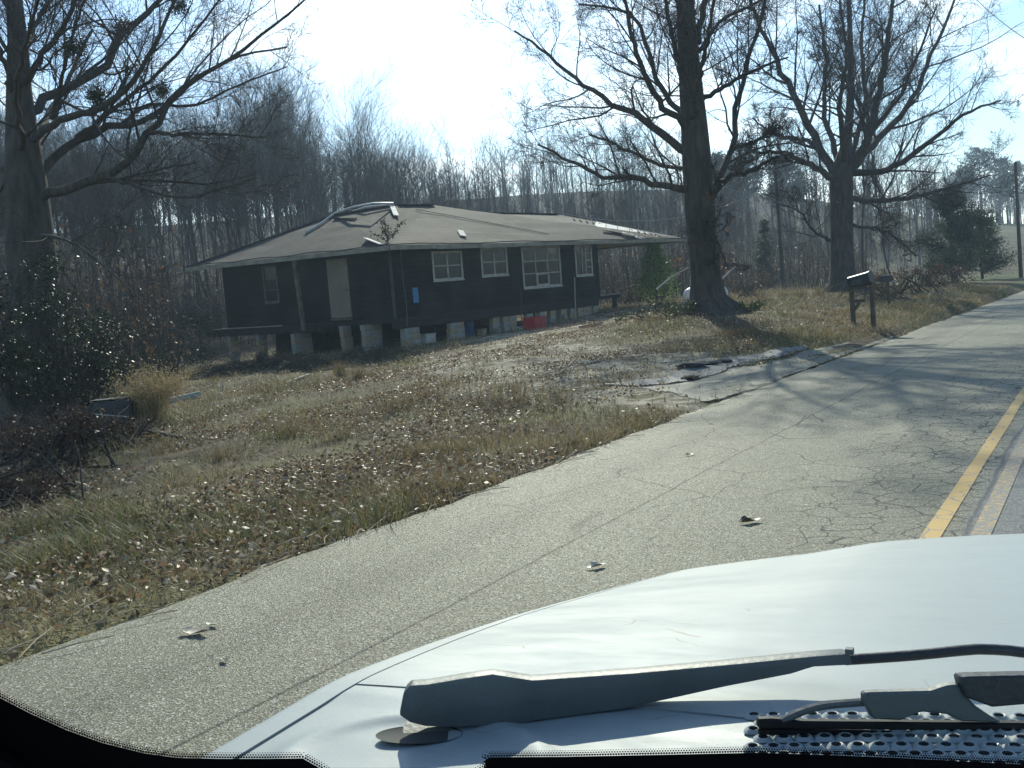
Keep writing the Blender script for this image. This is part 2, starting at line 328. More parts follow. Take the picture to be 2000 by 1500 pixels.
# ------------------------------------------------------------------ road
def asphalt(name, base, dark, cracks=True):
    m = bpy.data.materials.new(name); m.use_nodes = True; n, l = m.node_tree.nodes, m.node_tree.links
    b = n['Principled BSDF']; b.inputs['Specular IOR Level'].default_value = 0.2
    t = n.new('ShaderNodeTexCoord'); src = t.outputs['Object']
    def noise(s, d=4, r=.6, v=None):
        x = n.new('ShaderNodeTexNoise'); x.inputs['Scale'].default_value = s; x.inputs['Detail'].default_value = d; x.inputs['Roughness'].default_value = r; l.new(v or src, x.inputs['Vector']); return x.outputs[0]
    def mr(s, a, c, o0=0., o1=1.):
        x = n.new('ShaderNodeMapRange'); x.inputs[1].default_value = a; x.inputs[2].default_value = c; x.inputs[3].default_value = o0; x.inputs[4].default_value = o1; l.new(s, x.inputs[0]); return x.outputs[0]
    def math_(op, a, c=None):
        x = n.new('ShaderNodeMath'); x.operation = op
        for i, s in ((0, a), (1, c)):
            if s is None: continue
            if isinstance(s, (int, float)): x.inputs[i].default_value = s
            else: l.new(s, x.inputs[i])
        return x.outputs[0]
    def mixc(f, a, c, mode='MIX'):
        x = n.new('ShaderNodeMix'); x.data_type = 'RGBA'; x.blend_type = mode
        if isinstance(f, float): x.inputs[0].default_value = f
        else: l.new(f, x.inputs[0])
        for i, s in ((6, a), (7, c)):
            if isinstance(s, tuple): x.inputs[i].default_value = (*s, 1)
            else: l.new(s, x.inputs[i])
        return x.outputs[2]
    vo = n.new('ShaderNodeTexVoronoi'); vo.inputs['Scale'].default_value = 125; l.new(src, vo.inputs['Vector'])
    sep = n.new('ShaderNodeSeparateColor'); l.new(vo.outputs['Color'], sep.inputs[0])
    stone = mixc(mr(sep.outputs[0], .25, .95), dark, base)
    lite = math_('GREATER_THAN', sep.outputs[1], .93)
    stone = mixc(lite, stone, (.42, .41, .36))
    patch = mr(noise(.5, 3), .35, .65, .86, 1.1)
    pm = n.new('ShaderNodeVectorMath'); pm.operation = 'SCALE'; l.new(stone, pm.inputs[0]); l.new(patch, pm.inputs['Scale'])
    colr = pm.outputs[0]
    hgt = vo.outputs['Distance']
    if cracks:
        sx = n.new('ShaderNodeSeparateXYZ'); l.new(src, sx.inputs[0])
        # fatigue cracking near the centre line
        dist = n.new('ShaderNodeTexNoise'); dist.inputs['Scale'].default_value = 2.2; dist.inputs['Detail'].default_value = 3; l.new(src, dist.inputs['Vector'])
        wv = n.new('ShaderNodeVectorMath'); wv.operation = 'MULTIPLY_ADD'; l.new(dist.outputs['Color'], wv.inputs[0]); wv.inputs[1].default_value = (.28, .28, 0); l.new(src, wv.inputs[2])
        def edge(scale, wd, vec):
            e = n.new('ShaderNodeTexVoronoi'); e.feature = 'DISTANCE_TO_EDGE'; e.inputs['Scale'].default_value = scale; l.new(vec, e.inputs['Vector'])
            return mr(e.outputs['Distance'], wd * .45, wd, 1., 0.)
        c1 = edge(4.6, .038, wv.outputs[0])
        near = math_('SUBTRACT', 1.0, math_('MINIMUM', math_('MULTIPLY', math_('ABSOLUTE', math_('ADD', sx.outputs[0], .8)), 0.62), 1.0))
        mask = math_('MULTIPLY', c1, mr(math_('ADD', near, mr(noise(.9, 3), .3, .7, -.35, .35)), .25, .5))
        c2 = edge(1.1, .010, wv.outputs[0])
        mask2 = math_('MULTIPLY', math_('MULTIPLY', c2, mr(noise(.35, 2), .42, .52)), mr(sx.outputs[1], 4.5, 7.0))
        # the long paving seam and its wandering neighbours
        wob = mr(noise(.8, 3), 0, 1, -.10, .10)
        seam = mr(math_('ABSOLUTE', math_('ADD', math_('ADD', sx.outputs[0], 2.86), math_('MULTIPLY', wob, .55))), .006, .016, .85, 0.)
        seam2 = mr(math_('ABSOLUTE', math_('ADD', math_('ADD', sx.outputs[0], .735), math_('MULTIPLY', wob, .55))), .007, .02, 1., 0.)
        allc = math_('MINIMUM', math_('ADD', math_('ADD', mask, mask2), math_('ADD', seam, seam2)), 1.0)
        colr = mixc(math_('MULTIPLY', allc, .9), colr, (.022, .022, .022))
        # right-hand lane is the newer, darker, bluer mix
        lane = mr(sx.outputs[0], -.80, -.70)
        colr = mixc(math_('MULTIPLY', lane, .55), colr, (.17, .18, .20))
        # faint oil darkening in the wheel path
        wp = mr(math_('ABSOLUTE', math_('ADD', sx.outputs[0], 3.55)), .0, .3, .8, 1.)
        q = n.new('ShaderNodeVectorMath'); q.operation = 'SCALE'; l.new(colr, q.inputs[0]); l.new(wp, q.inputs['Scale']); colr = q.outputs[0]
        pass
    l.new(colr, b.inputs['Base Color'])
    l.new(mr(sep.outputs[2], 0, 1, .5, .9), b.inputs['Roughness'])
    bp = n.new('ShaderNodeBump'); bp.inputs['Strength'].default_value = 0.9; bp.inputs['Distance'].default_value = 0.004; l.new(hgt, bp.inputs['Height']); l.new(bp.outputs[0], b.inputs['Normal'])
    return m
M_ROAD = asphalt('worn_asphalt', (.272, .262, .185), (.112, .107, .078))
M_APRON = asphalt('blue_grey_asphalt', (.16, .17, .175), (.09, .095, .10), cracks=False)

yy = np.concatenate([np.arange(-30, 0, 1.0), np.arange(0, 60, 0.2), np.arange(60, 200, 4)])
rows = []
for y in yy:
    e = float(edge_x(y))
    rows.append([(e - .06, y, -.045), (e, y, -0.004), (e + .12, y, 0.0), (-0.8, y, 0.0), (3.9, y, 0.0), (4.0, y, -.05)])
V = np.array(rows).reshape(-1, 3); k = 6
ii = (np.arange(len(yy) - 1)[:, None] * k + np.arange(k - 1)[None]).ravel()
link('road', np_mesh('road', V, np.stack([ii, ii + 1, ii + k + 1, ii + k], 1), smooth=True), M_ROAD, kind='structure')

# old drive apron: a slightly humped sheet of blue-grey asphalt with a broken edge
def poly_sheet(name, pix, mats, lift, thick, parent=None, **k):
    P = [on_ground(*p) for p in pix]
    bm = bmesh.new(); vs_ = [bm.verts.new((p[0], p[1], 0)) for p in P]; f = bm.faces.new(vs_)
    bmesh.ops.triangulate(bm, faces=[f]); bmesh.ops.subdivide_edges(bm, edges=bm.edges[:], cuts=5, use_grid_fill=True)
    for v in bm.verts:
        j = 0.05 if v.is_boundary else 0
        v.co.x += random.uniform(-j, j); v.co.y += random.uniform(-j, j)
        ex_ = float(edge_x(v.co.y)); k_ = min(1.0, max(0.0, (v.co.x - (ex_ - .65)) / .6)); v.co.z = (gz(min(v.co.x, ex_ - .55), v.co.y) * (1 - k_) + (-.004 if v.co.x < ex_ else .002) * k_) + lift * (1 - .6 * k_) + random.uniform(-.002, .003)
    bmesh.ops.recalc_face_normals(bm, faces=bm.faces)
    for f in bm.faces:
        if f.normal.z < 0: f.normal_flip()
    ext = bmesh.ops.extrude_face_region(bm, geom=bm.faces[:])
    for v in [g for g in ext['geom'] if isinstance(g, bmesh.types.BMVert)]: v.co.z += thick
    bmesh.ops.recalc_face_normals(bm, faces=bm.faces)
    me = bpy.data.meshes.new(name); bm.to_mesh(me); bm.free()
    return link(name, me, mats, parent, **k)
APRON_PX = [(1175, 757), (1250, 745), (1330, 728), (1400, 708), (1480, 694), (1555, 680), (1600, 676), (1560, 690), (1480, 712), (1400, 732), (1330, 748), (1250, 757)]
poly_sheet('drive_apron', APRON_PX, M_APRON, 0.012, 0.012, kind='structure')
MOUTH_PX = [(1250, 760), (1330, 751), (1400, 735), (1480, 715), (1560, 693), (1640, 673), (1710, 661), (1765, 652), (1728, 671), (1645, 701), (1550, 738), (1465, 771), (1385, 792), (1335, 777)]
M_MOUTH = asphalt('old_drive_asphalt', (.26, .248, .18), (.105, .10, .075), cracks=False)
poly_sheet('drive_mouth', MOUTH_PX, M_MOUTH, 0.006, 0.004, kind='structure')

# yellow centre lines
def line_mat(name, wear):
    m = bpy.data.materials.new(name); m.use_nodes = True; n, l = m.node_tree.nodes, m.node_tree.links
    b = n['Principled BSDF']; b.inputs['Roughness'].default_value = .6
    t = n.new('ShaderNodeTexCoord')
    a = n.new('ShaderNodeTexNoise'); a.inputs['Scale'].default_value = 28; a.inputs['Detail'].default_value = 6; a.inputs['Roughness'].default_value = .75; l.new(t.outputs['Object'], a.inputs['Vector'])
    d = n.new('ShaderNodeTexNoise'); d.inputs['Scale'].default_value = 2.2; d.inputs['Detail'].default_value = 4; l.new(t.outputs['Object'], d.inputs['Vector'])
    wv = n.new('ShaderNodeVectorMath'); wv.operation = 'MULTIPLY_ADD'; l.new(d.outputs['Color'], wv.inputs[0]); wv.inputs[1].default_value = (.28, .28, 0); l.new(t.outputs['Object'], wv.inputs[2])
    e = n.new('ShaderNodeTexVoronoi'); e.feature = 'DISTANCE_TO_EDGE'; e.inputs['Scale'].default_value = 4.6; l.new(wv.outputs[0], e.inputs['Vector'])
    ce = n.new('ShaderNodeMapRange'); ce.inputs[1].default_value = .012; ce.inputs[2].default_value = .028; ce.inputs[3].default_value = 1; ce.inputs[4].default_value = 0; l.new(e.outputs['Distance'], ce.inputs[0])
    r = n.new('ShaderNodeMapRange'); r.inputs[1].default_value = .62 - wear; r.inputs[2].default_value = .72 - wear; l.new(a.outputs[0], r.inputs[0])
    mxn = n.new('ShaderNodeMath'); mxn.operation = 'MAXIMUM'; l.new(ce.outputs[0], mxn.inputs[0]); l.new(r.outputs[0], mxn.inputs[1])
    x = n.new('ShaderNodeMix'); x.data_type = 'RGBA'; x.inputs[6].default_value = (.47, .28, .05, 1); x.inputs[7].default_value = (.16, .155, .14, 1); l.new(mxn.outputs[0], x.inputs[0])
    l.new(x.outputs[2], b.inputs['Base Color'])
    return m
for nm, x0, wear in (('solid', -.895, .02), ('faded', -.655, .20)):
    yy2 = np.arange(-10, 120, .5); w = .098
    V = np.array([[(x0 - w / 2 + random.uniform(-.003, .003), y, .004), (x0 + w / 2 + random.uniform(-.003, .003), y, .004)] for y in yy2]).reshape(-1, 3)
    i2 = np.arange(len(yy2) - 1) * 2
    link('road_marking_line', np_mesh('line', V, np.stack([i2, i2 + 1, i2 + 3, i2 + 2], 1)), line_mat('yellow_paint_' + nm, wear), kind='structure')

# ------------------------------------------------------------------ house
def hgz(s, t):                                         # ground height under (s,t) in house coordinates
    w = h2w((s, t, 0)); return (gz(w[0], w[1]) - HM[2, 3] - HM[2, 0] * s - HM[2, 1] * t) / HM[2, 2]
def level(o): o.matrix_world = Matrix(HM.tolist()); return o

M_WALL = mat('dark_siding_paint', (.009, .011, .011), .9, (.015, .017, .017), 3.0, .25, 18, spec=.12, stretch=(1, 1, 6))
def _lap(m_):
    n, l = m_.node_tree.nodes, m_.node_tree.links; b = n['Principled BSDF']; t = n.new('ShaderNodeTexCoord'); sp = n.new('ShaderNodeSeparateXYZ'); l.new(t.outputs['Object'], sp.inputs[0])
    fr = n.new('ShaderNodeMath'); fr.operation = 'MULTIPLY'; fr.inputs[1].default_value = 1 / .17; l.new(sp.outputs[2], fr.inputs[0]); f2 = n.new('ShaderNodeMath'); f2.operation = 'FRACT'; l.new(fr.outputs[0], f2.inputs[0])
    bp = n.new('ShaderNodeBump'); bp.inputs['Strength'].default_value = 1; bp.inputs['Distance'].default_value = .03; bp.invert = True; l.new(f2.outputs[0], bp.inputs['Height']); l.new(bp.outputs[0], b.inputs['Normal'])
    ns = n.new('ShaderNodeTexNoise'); ns.inputs['Scale'].default_value = .9; ns.inputs['Detail'].default_value = 5; l.new(t.outputs['Object'], ns.inputs['Vector'])
    r = n.new('ShaderNodeMapRange'); r.inputs[1].default_value = .45; r.inputs[2].default_value = .75; r.inputs[4].default_value = .8; l.new(ns.outputs[0], r.inputs[0])
    src = b.inputs['Base Color'].links[0].from_socket; x = n.new('ShaderNodeMix'); x.data_type = 'RGBA'; x.inputs[7].default_value = (.035, .037, .034, 1); l.new(src, x.inputs[6]); l.new(r.outputs[0], x.inputs[0]); l.new(x.outputs[2], b.inputs['Base Color'])
_lap(M_WALL)
M_TRIM = mat('grey_white_trim', (.50, .48, .43), .75, (.33, .31, .27), 5, .1, 30)
M_SOFF = mat('weathered_soffit', (.36, .33, .27), .85, (.22, .20, .165), 2.5, .15, 20)
M_WOOD = mat('weathered_wood', (.20, .15, .10), .85, (.09, .07, .05), 5, .3, 30)
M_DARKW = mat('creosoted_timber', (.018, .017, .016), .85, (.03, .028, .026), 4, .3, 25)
M_DOOR = mat('raw_door_skin', (.25, .205, .155), .8, (.19, .155, .12), 1.5, .05, 30)
M_PLY = mat('bare_roof_sheathing', (.72, .70, .64), .8, (.55, .52, .46), 3, .1, 30)
def shingle_mat():
    m = bpy.data.materials.new('asphalt_shingles'); m.use_nodes = True; n, l = m.node_tree.nodes, m.node_tree.links
    b = n['Principled BSDF']; b.inputs['Roughness'].default_value = .85; b.inputs['Specular IOR Level'].default_value = .3
    t = n.new('ShaderNodeTexCoord')
    s = n.new('ShaderNodeSeparateXYZ'); l.new(t.outputs['Object'], s.inputs[0])
    cmb = n.new('ShaderNodeCombineXYZ')
    add = n.new('ShaderNodeMath'); add.operation = 'ADD'; l.new(s.outputs[0], add.inputs[0]); l.new(s.outputs[1], add.inputs[1]); l.new(add.outputs[0], cmb.inputs[0]); l.new(s.outputs[2], cmb.inputs[1])
    br = n.new('ShaderNodeTexBrick'); br.inputs['Scale'].default_value = 1; br.inputs['Brick Width'].default_value = .31; br.inputs['Row Height'].default_value = .066; br.inputs['Mortar Size'].default_value = .009
    br.inputs['Color1'].default_value = (.056, .049, .042, 1); br.inputs['Color2'].default_value = (.082, .072, .062, 1); br.inputs['Mortar'].default_value = (.03, .026, .022, 1)
    l.new(cmb.outputs[0], br.inputs['Vector'])
    ns = n.new('ShaderNodeTexNoise'); ns.inputs['Scale'].default_value = .8; ns.inputs['Detail'].default_value = 6; l.new(t.outputs['Object'], ns.inputs['Vector'])
    r = n.new('ShaderNodeMapRange'); r.inputs[1].default_value = .3; r.inputs[2].default_value = .7; r.inputs[3].default_value = .68; r.inputs[4].default_value = 1.25; l.new(ns.outputs[0], r.inputs[0])
    v = n.new('ShaderNodeVectorMath'); v.operation = 'SCALE'; l.new(br.outputs[0], v.inputs[0]); l.new(r.outputs[0], v.inputs['Scale']); l.new(v.outputs[0], b.inputs['Base Color'])
    bp = n.new('ShaderNodeBump'); bp.inputs['Strength'].default_value = .6; bp.inputs['Distance'].default_value = .012; l.new(br.outputs['Fac'], bp.inputs['Height']); bp.invert = True; l.new(bp.outputs[0], b.inputs['Normal'])
    return m
M_SHIN = shingle_mat()
def glass_mat():
    m = bpy.data.materials.new('window_glass'); m.use_nodes = True; b = m.node_tree.nodes['Principled BSDF']
    b.inputs['Base Color'].default_value = (.02, .021, .023, 1); b.inputs['Roughness'].default_value = .12; b.inputs['Specular IOR Level'].default_value = .4
    n, l = m.node_tree.nodes, m.node_tree.links
    ns = n.new('ShaderNodeTexNoise'); ns.inputs['Scale'].default_value = 1.1; t = n.new('ShaderNodeTexCoord'); l.new(t.outputs['Object'], ns.inputs['Vector'])
    r = n.new('ShaderNodeMapRange'); r.inputs[1].default_value = .35; r.inputs[2].default_value = .7; r.inputs[3].default_value = .05; r.inputs[4].default_value = .3; l.new(ns.outputs[0], r.inputs[0]); l.new(r.outputs[0], b.inputs['Roughness'])
    return m
M_PANE = glass_mat()

house = level(empty('ranch_house', label='low dark house on concrete block piers with brown hipped roof', cat='house'))
FLOOR = 0.56
S1, TB, TW = 13.3, 7.0, 9.45
# outer walls: thick panels with the window openings cut out of the two faces one sees
def wall_panel(name, along, lo, hi, z0, z1, fixed, thick, holes):
    """panel in the plane (along, z); holes = [(a0,a1,b0,b1)]"""
    us = sorted({lo, hi, *[h[0] for h in holes], *[h[1] for h in holes]}); zs = sorted({z0, z1, *[h[2] for h in holes], *[h[3] for h in holes]})
    b = MB()
    for u0, u1 in zip(us[:-1], us[1:]):
        for w0, w1 in zip(zs[:-1], zs[1:]):
            cu, cw = (u0 + u1) / 2, (w0 + w1) / 2
            if any(h[0] < cu < h[1] and h[2] < cw < h[3] for h in holes): continue
            if along == 's': b.box((u0, fixed, w0), (u1, fixed + thick, w1))
            else: b.box((fixed, u0, w0), (fixed + thick, u1, w1))
    return b.build(name, M_WALL, house)
WINS = [(2.56, 4.18, 1.70, 2.72), (5.25, 6.84, 1.74, 2.78), (7.77, 10.40, 1.17, 2.78), (11.50, 12.80, 1.50, 2.80)]
SWIN = (6.25, 7.05, 1.38, 2.72); DOORH = (2.52, 3.56, .66, 2.72)
wall_panel('wall', 's', S0, S1, FLOOR, 2.885, T0, .14, WINS)
wall_panel('wall', 't', T0 + .14, TW, FLOOR, 2.90, S0, .14, [SWIN, DOORH])
b = MB(); b.box((S1 - .14, T0 + .14, FLOOR), (S1, TB, 2.885)); b.build('wall', M_WALL, house)
b = MB(); b.box((S0 + .14, TW - .14, FLOOR), (8.0, TW, 2.885)); b.box((8.0, TB - .14, FLOOR), (S1 - .14, TB, 2.885)); b.box((7.86, TB, FLOOR), (8.0, TW - .14, 2.885)); b.build('wall', M_WALL, house)
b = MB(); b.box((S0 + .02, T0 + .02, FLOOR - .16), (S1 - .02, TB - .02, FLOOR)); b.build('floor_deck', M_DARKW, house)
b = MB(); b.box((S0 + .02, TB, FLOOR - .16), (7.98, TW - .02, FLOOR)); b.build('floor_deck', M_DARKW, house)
b = MB(); b.bar((S0 + .22, T0 - .05 + .33, 1.0), (S1 - .1, T0 + .28, 1.0), .02, .02); 

def window(s0, s1, z0, z1, cols, rows_, mid=None, plane='s', f=.075, mun=.035, label=None):
    """frame, sill, muntins and panes, set into the wall"""
    root = bpy.data.objects.new('window', None); COL.objects.link(root); root.parent = house
    if label: root['label'] = label
    base = T0 - .02 if plane == 's' else S0 - .02
    def bx(b, u0, u1, w0, w1, d0, d1, mi=0):
        if plane == 's': b.box((u0, base + d0, w0), (u1, base + d1, w1), mi)
        else: b.box((base + d0, u0, w0), (base + d1, u1, w1), mi)
    b = MB(); bx(b, s0, s0 + f, z0, z1, 0, .1); bx(b, s1 - f, s1, z0, z1, 0, .1); bx(b, s0 + f, s1 - f, z1 - f, z1, 0, .1); bx(b, s0 + f, s1 - f, z0, z0 + f, 0, .1); b.build('frame', M_TRIM, root)
    b = MB(); bx(b, s0 - .03, s1 + .03, z0 - .04, z0 - .002, -.03, .06); b.build('sill', M_TRIM, root)
    us = np.linspace(s0 + f, s1 - f, cols + 1) if isinstance(cols, int) else np.array(cols)
    ws = np.linspace(z0 + f, z1 - f, rows_ + 1)
    for i, u in enumerate(us[1:-1]):
        b = MB(); m_ = .055 if (mid == i) else mun; bx(b, u - m_ / 2, u + m_ / 2, z0 + f, z1 - f, .015, .075); b.build('mullion', M_TRIM, root)
    for w in ws[1:-1]:
        for u0, u1 in zip(us[:-1], us[1:]):
            b = MB(); bx(b, u0 + mun / 2 + .002, u1 - mun / 2 - .002, w - mun / 2, w + mun / 2, .02, .07); b.build('muntin', M_TRIM, root)
    for u0, u1 in zip(us[:-1], us[1:]):
        for w0, w1 in zip(ws[:-1], ws[1:]):
            b = MB(); j = random.uniform(-.002, .002); bx(b, u0, u1, w0 + .002, w1 - .002, .042 + j, .048 + j); b.build('pane', M_PANE, root)
    return root
window(*WINS[0], 2, 2, mid=0)
window(*WINS[1], 2, 2, mid=0)
w3 = window(*WINS[2], 3, 3, label='large nine-pane picture window')
u = np.linspace(WINS[2][0] + .075, WINS[2][1] - .075, 4); w = np.linspace(WINS[2][2] + .075, WINS[2][3] - .075, 4)
b = MB()
for (x0, x1, y0, y1) in ((u[1], u[1] + .06, w[0], w[1]), (u[2] - .06, u[2], w[0], w[1]), (u[1] + .06, u[2] - .06, w[1] - .06, w[1]), (u[1] + .06, u[2] - .06, w[0], w[0] + .06)): b.box((x0, T0 - .035, y0), (x1, T0 + .02, y1))
b.build('vent_sash', M_TRIM, w3)
s0, s1, z0, z1 = WINS[3]
w4 = window(s0, s1, z0, z1, [s0 + .075, s0 + .52, s0 + .80, s1 - .075], 1, label='narrow window with a four-pane side light and a pale curtain')
b = MB(); b.box((s0 + .50, T0 + .055, z0 + .08), (s0 + .80, T0 + .075, z1 - .08)); b.build('curtain', mat('faded_curtain', (.30, .27, .24), .9, (.2, .18, .16), 8), w4)
for k in range(1, 4):
    zz = z0 + .075 + (z1 - z0 - .15) * k / 4
    b = MB(); b.box((s0 + .82, T0 - .005, zz - .02), (s1 - .08, T0 + .05, zz + .02)); b.build('muntin', M_TRIM, w4)
_w = window(*SWIN, 1, 3, plane='t', f=.06)
for ch in _w.children:
    if not ch.name.startswith('pane'): ch.data.materials[0] = mat('dull_side_trim', (.15, .13, .105), .85, (.09, .08, .065), 4)  # side window trim is darker and duller than on the front windows
# door on the short face, hung askew, with its casing
dr = bpy.data.objects.new('door', None); COL.objects.link(dr); dr.parent = house
b = MB(); b.box((S0 - .03, DOORH[0] + .01, DOORH[2] + .02), (S0 + .02, DOORH[1] - .01, DOORH[3] - .005)); b.build('door_leaf', M_DOOR, dr, bevel=.006)
b = MB(); b.tube([(S0 - .09, DOORH[0] + .09, 1.62), (S0 - .03, DOORH[0] + .09, 1.62)], .026, 10); b.build('door_knob', mat('tarnished_brass', (.12, .09, .05), .6, metal=.6), dr)
b = MB(); b.box((S0 - .05, DOORH[0] - .02, DOORH[2] - .06), (S0 + .1, DOORH[1] + .02, DOORH[2] + .0)); b.build('threshold', M_WOOD, dr)
# porch post and stoop beam on the short face
b = MB(); b.bar((S0 - .32, 4.70, .32), (S0 - .36, 4.82, 2.90), .13, .13, up=(0, 1, 0)); b.build('porch_post', M_WOOD, house, bevel=.01)
b = MB(); b.box((S0 - .12, 4.4, .22), (S0 + .16, 10.55, .50)); b.build('girder', M_DARKW, house, bevel=.01)
b = MB(); b.box((S0 - .10, 6.2, .50), (S0 - .02, 9.8, .535)); b.build('ledger_board', mat('pale_board', (.38, .36, .32), .8, (.25, .23, .2), 4), house)
b = MB(); b.box((S0 + .1, T0 + .05, .18), (S1 - .1, T0 + .30, .40)); b.build('girder', M_DARKW, house, bevel=.01)
b = MB(); b.box((S0 + .1, 4.2, .16), (S1 - .1, 4.45, .40)); b.build('girder', M_DARKW, house, bevel=.01)
# corner board, cable and notice
b = MB(); b.box((S0 - .022, T0 - .022, FLOOR), (S0 + .05, T0 + .05, 2.88)); b.build('corner_board', mat('dull_corner_trim', (.07, .072, .07), .8, (.05, .05, .05), 4), house)
b = MB(); b.tube([(1.0, T0 - .03, 2.85), (1.0, T0 - .03, 1.6), (1.04, T0 - .05, 1.1), (.97, T0 - .1, .6), (.86, T0 - .16, .25)], .012, 6); b.build('hanging_cable', mat('grey_cable', (.14, .135, .13), .6), house)
p0 = loc_t(805, 562, T0); 
b = MB(); b.box((p0[0], T0 - .012, p0[2] - .52), (p0[0] + .27, T0 - .003, p0[2])); b.build('notice_sheet', mat('blue_notice', (.05, .17, .33), .6, (.07, .22, .40), 9), house, label='blue notice sheet fixed to the dark wall')
b = MB(); b.tube([loc_t(1122, 541, T0 - .04), loc_t(1123, 580, T0 - .05), loc_t(1125, 622, T0 - .06)], .022, 8); b.build('drain_pipe', M_TRIM, house)
b = MB(); b.tube([loc_t(1017, 560, T0 - .04), loc_t(1018, 600, T0 - .05), loc_t(1019, 640, T0 - .06)], .018, 8); b.build('drain_pipe', mat('dull_pipe', (.12, .10, .09), .7), house)

# roof
EA = loc_z(380, 522, 2.985); EA[0] = min(EA[0], -.1)
EB = np.array([0, 0, ZE]); EC = np.array([20.57, 0, ZE]); ED = np.array([20.57, 7.5, ZE]); EV = np.array([8.6, 7.5, ZE]); EW = np.array([8.6, EA[1], 2.95])
R1 = loc_z(652, 420, ZE + 1.62); RM = loc_z(775, 400, ZE + 1.74); R2 = loc_z(845, 400, ZE + 1.82); R3 = loc_z(937, 415.5, ZE + 1.64); R4 = loc_z(1088, 418.5, ZE + 1.62)
roof = bpy.data.objects.new('roof', None); COL.objects.link(roof); roof.parent = house
def roof_face(poly, name='roof_slope'):
    bm = bmesh.new(); vs_ = [bm.verts.new(tuple(p)) for p in poly]; f = bm.faces.new(vs_)
    bmesh.ops.triangulate(bm, faces=[f], quad_method='BEAUTY', ngon_method='BEAUTY')
    if bm.faces[:][0].normal.z < 0: bmesh.ops.reverse_faces(bm, faces=bm.faces[:])
    bmesh.ops.subdivide_edges(bm, edges=bm.edges[:], cuts=7, use_grid_fill=True)
    for v in bm.verts:
        if not v.is_boundary: v.co.z += (float(fbm(np.array([v.co.x * .5]), np.array([v.co.y * .5]), 77)[0]) - .5) * .09
    bmesh.ops.recalc_face_normals(bm, faces=bm.faces)
    for f in bm.faces:
        if f.normal.z < 0: f.normal_flip()
    ext = bmesh.ops.extrude_face_region(bm, geom=bm.faces[:])
    for v in [g for g in ext['geom'] if isinstance(g, bmesh.types.BMVert)]: v.co.z -= .035
    bmesh.ops.recalc_face_normals(bm, faces=bm.faces)
    me = bpy.data.meshes.new(name); bm.to_mesh(me); bm.free()
    return link(name, me, M_SHIN, roof)
roof_face([EB, EA, R1, RM][::-1]); roof_face([EB, RM, R2, R3, R4, EC][::-1]); roof_face([EC, R4, ED][::-1]); roof_face([EA, EW, R1][::-1])
roof_face([EW, R2, RM, R1]); roof_face([EW, EV, R3, R2]); roof_face([EV, ED, R4, R3])
from mathutils.bvhtree import BVHTree
_rv, _rf = [], []
for ch in roof.children:
    if ch.name.startswith('roof_slope'):
        o_ = len(_rv); _rv += [tuple(v.co) for v in ch.data.vertices]; _rf += [tuple(i + o_ for i in p.vertices) for p in ch.data.polygons]
ROOF_BVH = BVHTree.FromPolygons(_rv, _rf)
def roof_hit(px, py, lift=.03):
    d = ray(px, py, RG); o = C0 - B_; O = Vector((o @ cdir, o @ adir, C0[2])); L = Vector((d @ cdir, d @ adir, d[2])).normalized()
    h_, n_, _, _ = ROOF_BVH.ray_cast(O, L)
    if h_ is None: return None
    if n_.z < 0: n_ = -n_
    return np.array(h_ - L * (lift / max(.15, abs(L.dot(n_)))))
# soffit boarding (a closed flat layer under the overhangs) and fascias
b = MB(); b.prism([(EB[0] + .03, EB[1] + .03, 2.885), (20.54, .03, 2.885), (20.54, 7.47, 2.885), (8.57, 7.47, 2.885), (8.57, EA[1] - .03, 2.905), (EA[0] + .03, EA[1] - .03, 2.935)], (0, 0, .02)); b.build('soffit', M_SOFF, roof)
def fascia(a, c, n=9, h=.15):
    pts = [np.array(a) + (np.array(c) - np.array(a)) * i / n for i in range(n + 1)]
    for i in range(n):
        p, q = pts[i].copy(), pts[i + 1].copy(); dz = random.uniform(-.02, .01); p[2] += dz - h / 2 + .01; q[2] += dz - h / 2 + .01
        d = _unit(q - p) * .004
        b = MB(); b.bar(p + d, q - d, .03, h); b.build('fascia_board', M_SOFF, roof)
fascia(EB - np.array([0, .02, 0]), EC - np.array([0, .02, 0]), 9); fascia(EB - np.array([.02, 0, 0]), EA - np.array([.02, 0, 0]), 5); fascia(EC + np.array([.02, 0, 0]), ED + np.array([.02, 0, 0]), 3)
M_EDGE = mat('drip_edge', (.045, .045, .045), .6, (.09, .085, .08), 3)
for a, c, o in ((EB, EC, (0, -.045, .0)), (EB, EA, (-.045, 0, .0)), (EC, ED, (.045, 0, 0))):
    b = MB(); n = 14
    for i in range(n):
        p = a + (c - a) * i / n + np.array(o); q = a + (c - a) * (i + 1) / n + np.array(o)
        p[2] += .035 + .025 * math.sin(i * 1.7); q[2] += .035 + .025 * math.sin((i + 1) * 1.7)
        b.bar(p, q, .05, .035)
    b.build('drip_edge', M_EDGE, roof)
def ridge_cap(pts):
    b = MB()
    for a, c in zip(pts[:-1], pts[1:]): b.bar(np.array(a) + (0, 0, .012), np.array(c) + (0, 0, .012), .26, .03)
    b.build('ridge_cap', mat('ridge_shingles', (.075, .067, .06), .85, (.11, .1, .09), 4), roof)
ridge_cap([R1, RM, R2]); ridge_cap([R3, R4]); ridge_cap([R1, EA])
